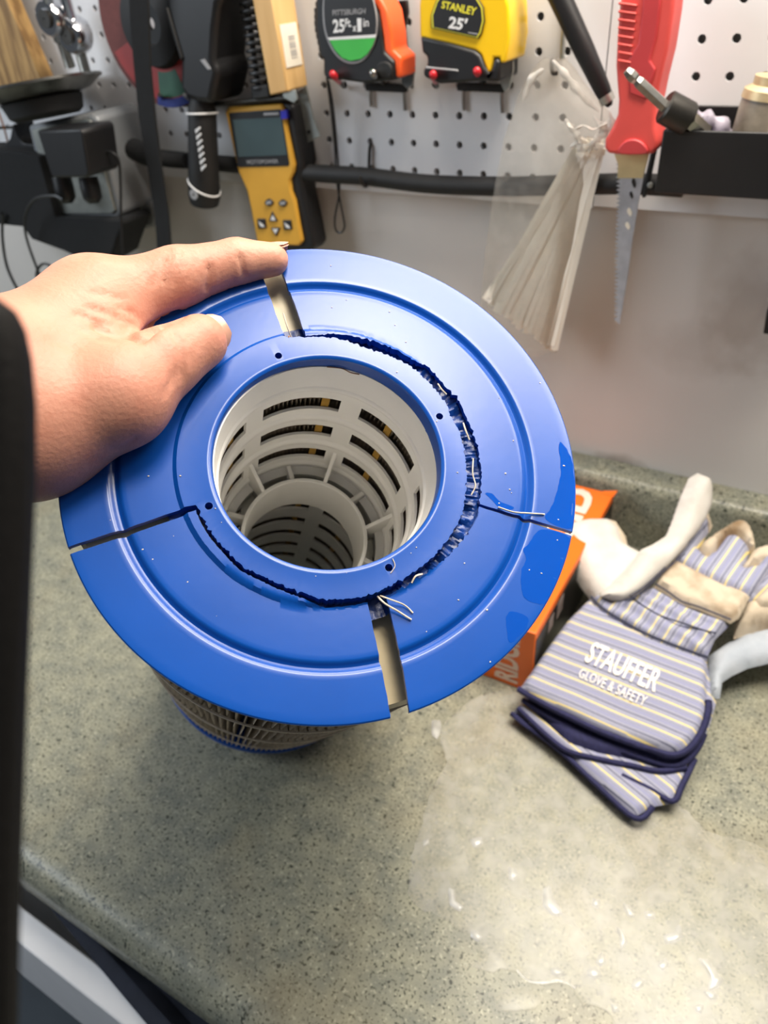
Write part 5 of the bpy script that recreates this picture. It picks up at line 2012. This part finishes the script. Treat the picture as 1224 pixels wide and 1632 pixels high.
gl('back_cloth', [(1068, 902), (1078, 888), (1096, 862), (1110, 836), (1120, 824), (1131, 830), (1132, 842), (1118, 868), (1112, 880), (1124, 892), (1140, 880), (1152, 862), (1163, 855), (1180, 862), (1195, 878), (1190, 895), (1185, 910), (1205, 905), (1220, 880), (1240, 890), (1236, 905), (1220, 930), (1205, 950), (1193, 958), (1160, 945), (1117, 926)], 0.013, 'stripe', edge_w=0.008, sdir=((1125, 925), (1165, 868)), wrinkle=0.002, wfreq=40, lift=-0.001)
gl('finger_tip', [(1115, 830), (1122, 822), (1131, 824), (1136, 836), (1131, 848), (1122, 846)], 0.014, 'leather_tan', edge_w=0.007, lift=-0.002)
gl('finger_tip', [(1112, 880), (1116, 868), (1135, 855), (1150, 846), (1165, 836), (1182, 832), (1196, 842), (1204, 862), (1204, 880), (1195, 880), (1180, 864), (1163, 857), (1150, 868), (1140, 884), (1126, 893)], 0.016, 'leather_tan', edge_w=0.010, lift=-0.003)
gl('finger_tip', [(1176, 910), (1190, 893), (1197, 880), (1210, 875), (1235, 870), (1275, 872), (1280, 900), (1250, 925), (1230, 930), (1222, 905), (1206, 905), (1190, 918)], 0.016, 'leather_tan', edge_w=0.010, lift=-0.003)
gl('finger_tip', [(1200, 955), (1215, 940), (1235, 925), (1290, 915), (1300, 950), (1240, 965), (1205, 970)], 0.014, 'leather_tan', edge_w=0.010, lift=-0.006)
gl('knuckle_strap', [(1071, 898), (1090, 908), (1117, 922), (1140, 934), (1159, 942), (1194, 956), (1186, 972), (1176, 990), (1163, 998), (1140, 988), (1110, 976), (1085, 968), (1062, 952), (1041, 940), (1055, 918)], 0.010, 'leather_tan', edge_w=0.006, lift=0.004)
seam('strap_stitch', [(1043, 941), (1062, 953), (1085, 969), (1110, 977), (1140, 989), (1162, 998)], GP, GN, 0.0008, M['thread'], g1, 0.011)
# thumb, standing up off the palm
tA, tB, tC = WP(1000, 950, GP, GN) + GN * 0.004, WP(1075, 890, GP, GN) + GN * 0.010, WY(1112, 765, 0.052)
TP, TN = plane3(tA, tB, tC)
pillow('thumb', [(953, 948), (985, 962), (1010, 952), (1040, 925), (1062, 905), (1080, 884), (1100, 860), (1118, 834), (1129, 808), (1131, 778), (1125, 760), (1112, 754), (1098, 762), (1086, 790), (1072, 830), (1062, 854), (1040, 868), (1022, 876), (1000, 905), (970, 935)], TP, TN, 0.017, M['leather'], g1, edge_w=0.013, wrinkle=0.0016, wfreq=40, belly=1.6)
seam('thumb_seam', [(985, 958), (1010, 945), (1035, 922), (1052, 906), (1078, 884)], TP, TN, 0.0008, M['thread'], g1, 0.0145)
seam('thumb_seam', [(990, 950), (1012, 936), (1032, 918), (1046, 905)], TP, TN, 0.0007, M['thread'], g1, 0.0165)
tl = 0.0098
lettering('cuff_print', 'STAUFFER', [WP(x, y, GP, GN) for x, y in ((930, 1062), (1042, 1112), (1057, 1078), (947, 1031))], M['glove_print'], g1, bold=0.018, lift=tl, nrm=GN, space=1.0)
lettering('cuff_print', 'GLOVE & SAFETY', [WP(x, y, GP, GN) for x, y in ((921, 1087), (1025, 1134), (1032, 1119), (927, 1073))], M['glove_print'], g1, bold=0.005, lift=tl, nrm=GN, space=1.05)

# ---------------------------------------------------------------- spilled water
def puddle(px, h, mat, name, label, cat='water', jitter=0.0, step=0.006, dome=0.004):
    poly = []
    n = len(px)
    for i in range(n):
        a, b = WZ(*px[i], 0.0), WZ(*px[(i + 1) % n], 0.0)
        m = max(1, int((b - a).length / step))
        for k in range(m):
            p = a.lerp(b, k / m)
            p = p + Vector((jitter * noise.noise(p * 160), jitter * noise.noise(p * 160 + Vector((9, 9, 9))), 0))
            poly.append(Vector((p.x, p.y)))
    ne = len(poly)
    out = geometry.delaunay_2d_cdt(poly, [(i, (i + 1) % ne) for i in range(ne)], [], 1, 1e-7)
    c = Vector((sum(p.x for p in poly) / ne, sum(p.y for p in poly) / ne))
    vs = [(v.x, v.y, 0.0002 + h) for v in out[0]]
    nn = len(vs)
    # rounded rim running down to the worktop
    rim = []
    for i in range(ne):
        p = poly[i]
        d = (p - poly[i - 1]).normalized() if (p - poly[i - 1]).length > 0 else Vector((1, 0))
        rim.append((p.x, p.y, 0.00015))
    mb = MB()
    vs2 = vs + rim
    idx = {}
    for vi, og in enumerate(out[3]):
        for o_ in og:
            if o_ < ne:
                idx[o_] = vi
    area = sum(poly[i].x * poly[(i + 1) % ne].y - poly[(i + 1) % ne].x * poly[i].y for i in range(ne))
    fs = [tuple(f) for f in out[2]]
    g = 0.0016
    for i in range(ne):
        a, b = poly[i - 1], poly[(i + 1) % ne]
        tdir_ = (b - a)
        if tdir_.length == 0:
            continue
        tdir_.normalize()
        nout = Vector((tdir_.y, -tdir_.x)) * (1 if area > 0 else -1)
        q = poly[i] + nout * min(g, h * 3)
        vs2[nn + i] = (q.x, q.y, 0.00015)
    for i in range(ne):
        j = (i + 1) % ne
        if i in idx and j in idx:
            fs.append((idx[i], idx[j], nn + j, nn + i))
    mb.add(vs2, fs)
    o = link(name, mb, mat, smooth=70)
    return tag(o, label, cat)


M['water'] = film('water_film', '#fbfbf6', 0.34, 1.42, 0.24, '#ebe9e2')  # pale haze painted in for the lamp's reflection on the wet film
M['drop'] = film('water_bead', '#fbfbf6', 0.05, 1.6, 0.35, '#ffffff')  # white haze stands in for the bright glints on the beads
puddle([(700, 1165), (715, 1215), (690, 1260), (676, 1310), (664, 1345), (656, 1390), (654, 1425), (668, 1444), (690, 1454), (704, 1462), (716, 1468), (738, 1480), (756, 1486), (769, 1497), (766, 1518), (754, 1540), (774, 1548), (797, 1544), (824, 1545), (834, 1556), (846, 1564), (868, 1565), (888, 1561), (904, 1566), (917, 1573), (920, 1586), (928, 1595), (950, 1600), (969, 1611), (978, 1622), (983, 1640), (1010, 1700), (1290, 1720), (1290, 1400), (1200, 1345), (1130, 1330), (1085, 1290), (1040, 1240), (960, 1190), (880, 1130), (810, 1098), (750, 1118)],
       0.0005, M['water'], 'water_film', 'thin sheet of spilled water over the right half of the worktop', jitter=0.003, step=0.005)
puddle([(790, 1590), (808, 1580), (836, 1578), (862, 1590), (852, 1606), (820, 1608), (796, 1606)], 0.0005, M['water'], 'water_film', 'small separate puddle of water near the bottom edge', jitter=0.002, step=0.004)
drops = [
    [(868, 1420), (876, 1414), (882, 1436), (892, 1450), (894, 1457), (880, 1456), (868, 1446)],
    [(716, 1418), (722, 1420), (724, 1438), (736, 1446), (732, 1450), (720, 1442)],
    [(752, 1484), (760, 1486), (768, 1494), (762, 1498), (754, 1492)],
    [(690, 1150), (700, 1150), (701, 1160), (696, 1176), (691, 1170)],
    [(812, 1384), (820, 1386), (824, 1394), (818, 1402), (814, 1400)],
    [(880, 1546), (890, 1545), (897, 1549), (890, 1554), (880, 1551)],
    [(984, 1480), (992, 1484), (997, 1502), (990, 1510), (992, 1496)],
    [(952, 1534), (960, 1521), (964, 1532), (956, 1538)],
    [(938, 1548), (950, 1543), (956, 1554), (946, 1558), (938, 1554)],
    [(1116, 1530), (1126, 1532), (1138, 1548), (1150, 1560), (1142, 1572), (1130, 1578), (1136, 1562), (1126, 1544)],
    [(1122, 1582), (1136, 1581), (1142, 1589), (1132, 1592)],
    [(1060, 1494), (1076, 1488), (1082, 1476), (1085, 1492), (1074, 1500), (1062, 1502)],
    [(1050, 1540), (1060, 1530), (1064, 1536), (1056, 1546)],
    [(1008, 1572), (1020, 1560), (1026, 1564), (1016, 1576)],
    [(678, 1340), (682, 1338), (682, 1344), (676, 1347)],
    [(975, 1602), (984, 1604), (986, 1610), (978, 1610)],
    [(1110, 1604), (1120, 1602), (1116, 1614), (1110, 1612)],
    [(752, 1340), (766, 1336), (768, 1344), (756, 1348)],
    [(994, 1442), (1002, 1446), (1010, 1460), (1002, 1458)], [(1028, 1456), (1042, 1456), (1042, 1462), (1030, 1462)], [(946, 1434), (954, 1436), (952, 1446), (946, 1442)],
]
DROP_LABELS = ['sail-shaped water bead, tallest of the beads in the wet patch', 'boomerang-shaped water bead at the left rim of the wet patch', 'short pale water bead on the notch of the wet edge', 'narrow upright water bead nearest the filter', 'small forked water bead between filter shadow and gloves', 'flat water bead just inside the scalloped wet edge', 'curved sliver of water right of centre in the wet patch', 'upper of two stacked blobs of water near the scalloped edge', 'lower of two stacked blobs of water near the scalloped edge', 'largest crooked water bead at the lower right', 'little water bead just under the crooked one at lower right', 'branching water bead, right of the curved sliver', 'slanted water bead below the branching one', 'slanted water bead lowest of the diagonal trail', 'tiny water bead at the shadow edge, left of the wet patch', 'tiny water bead at the end of the wet edge, bottom', 'pale dab of water nearest the bottom right corner', 'ring-like water bead above the boomerang-shaped one', 'slanted dark-edged droplet above the curved sliver', 'flat dark-edged droplet right of the slanted droplet', 'round dark-edged droplet left of the slanted droplet']
for q, d in enumerate(drops):
    o = puddle(d, 0.0012, M['drop'], 'water_drop', DROP_LABELS[q], 'water drop', jitter=0.0004, step=0.002)
    o['group'] = 'water beads on the worktop'
mb = MB()
mb.tube(smoothpath([WZ(824, 1546, .0004), WZ(834, 1557, .0004), WZ(848, 1565, .0004), WZ(868, 1566, .0004), WZ(888, 1562, .0004), WZ(904, 1567, .0004), WZ(917, 1575, .0004)], 5), 0.0009, 6, flat=0.6)
o = link('water_drop', mb, M['drop'], smooth=60)
tag(o, 'bright curved rim of water along the edge of the puddle', 'water drop')

# ---------------------------------------------------------------- phone case flap close to the lens at the left
M['case'] = pm('black_leatherette', '#0b0a0a', 0.7, var=0.2, scale=60, bump=0.2, bscale=700, spec=0.15)
fl_px = [(-560, 478), (-40, 480), (20, 488), (42, 504), (56, 532), (66, 580), (72, 650), (72, 760), (66, 900), (58, 1100), (48, 1400), (40, 1760), (-560, 1900)]
mb = MB()
pts = [WD(x, y, 0.098) for x, y in fl_px]
nn_ = (pts[4] - pts[0]).cross(pts[-1] - pts[0]).normalized()
mb.prism(pts, -FWD * 0.008)
o = link('phone_case_flap', mb, M['case'], bevel=0.003, bseg=4)
tag(o, 'out-of-focus black phone case flap at the left edge, in front of the wrist', 'case flap')
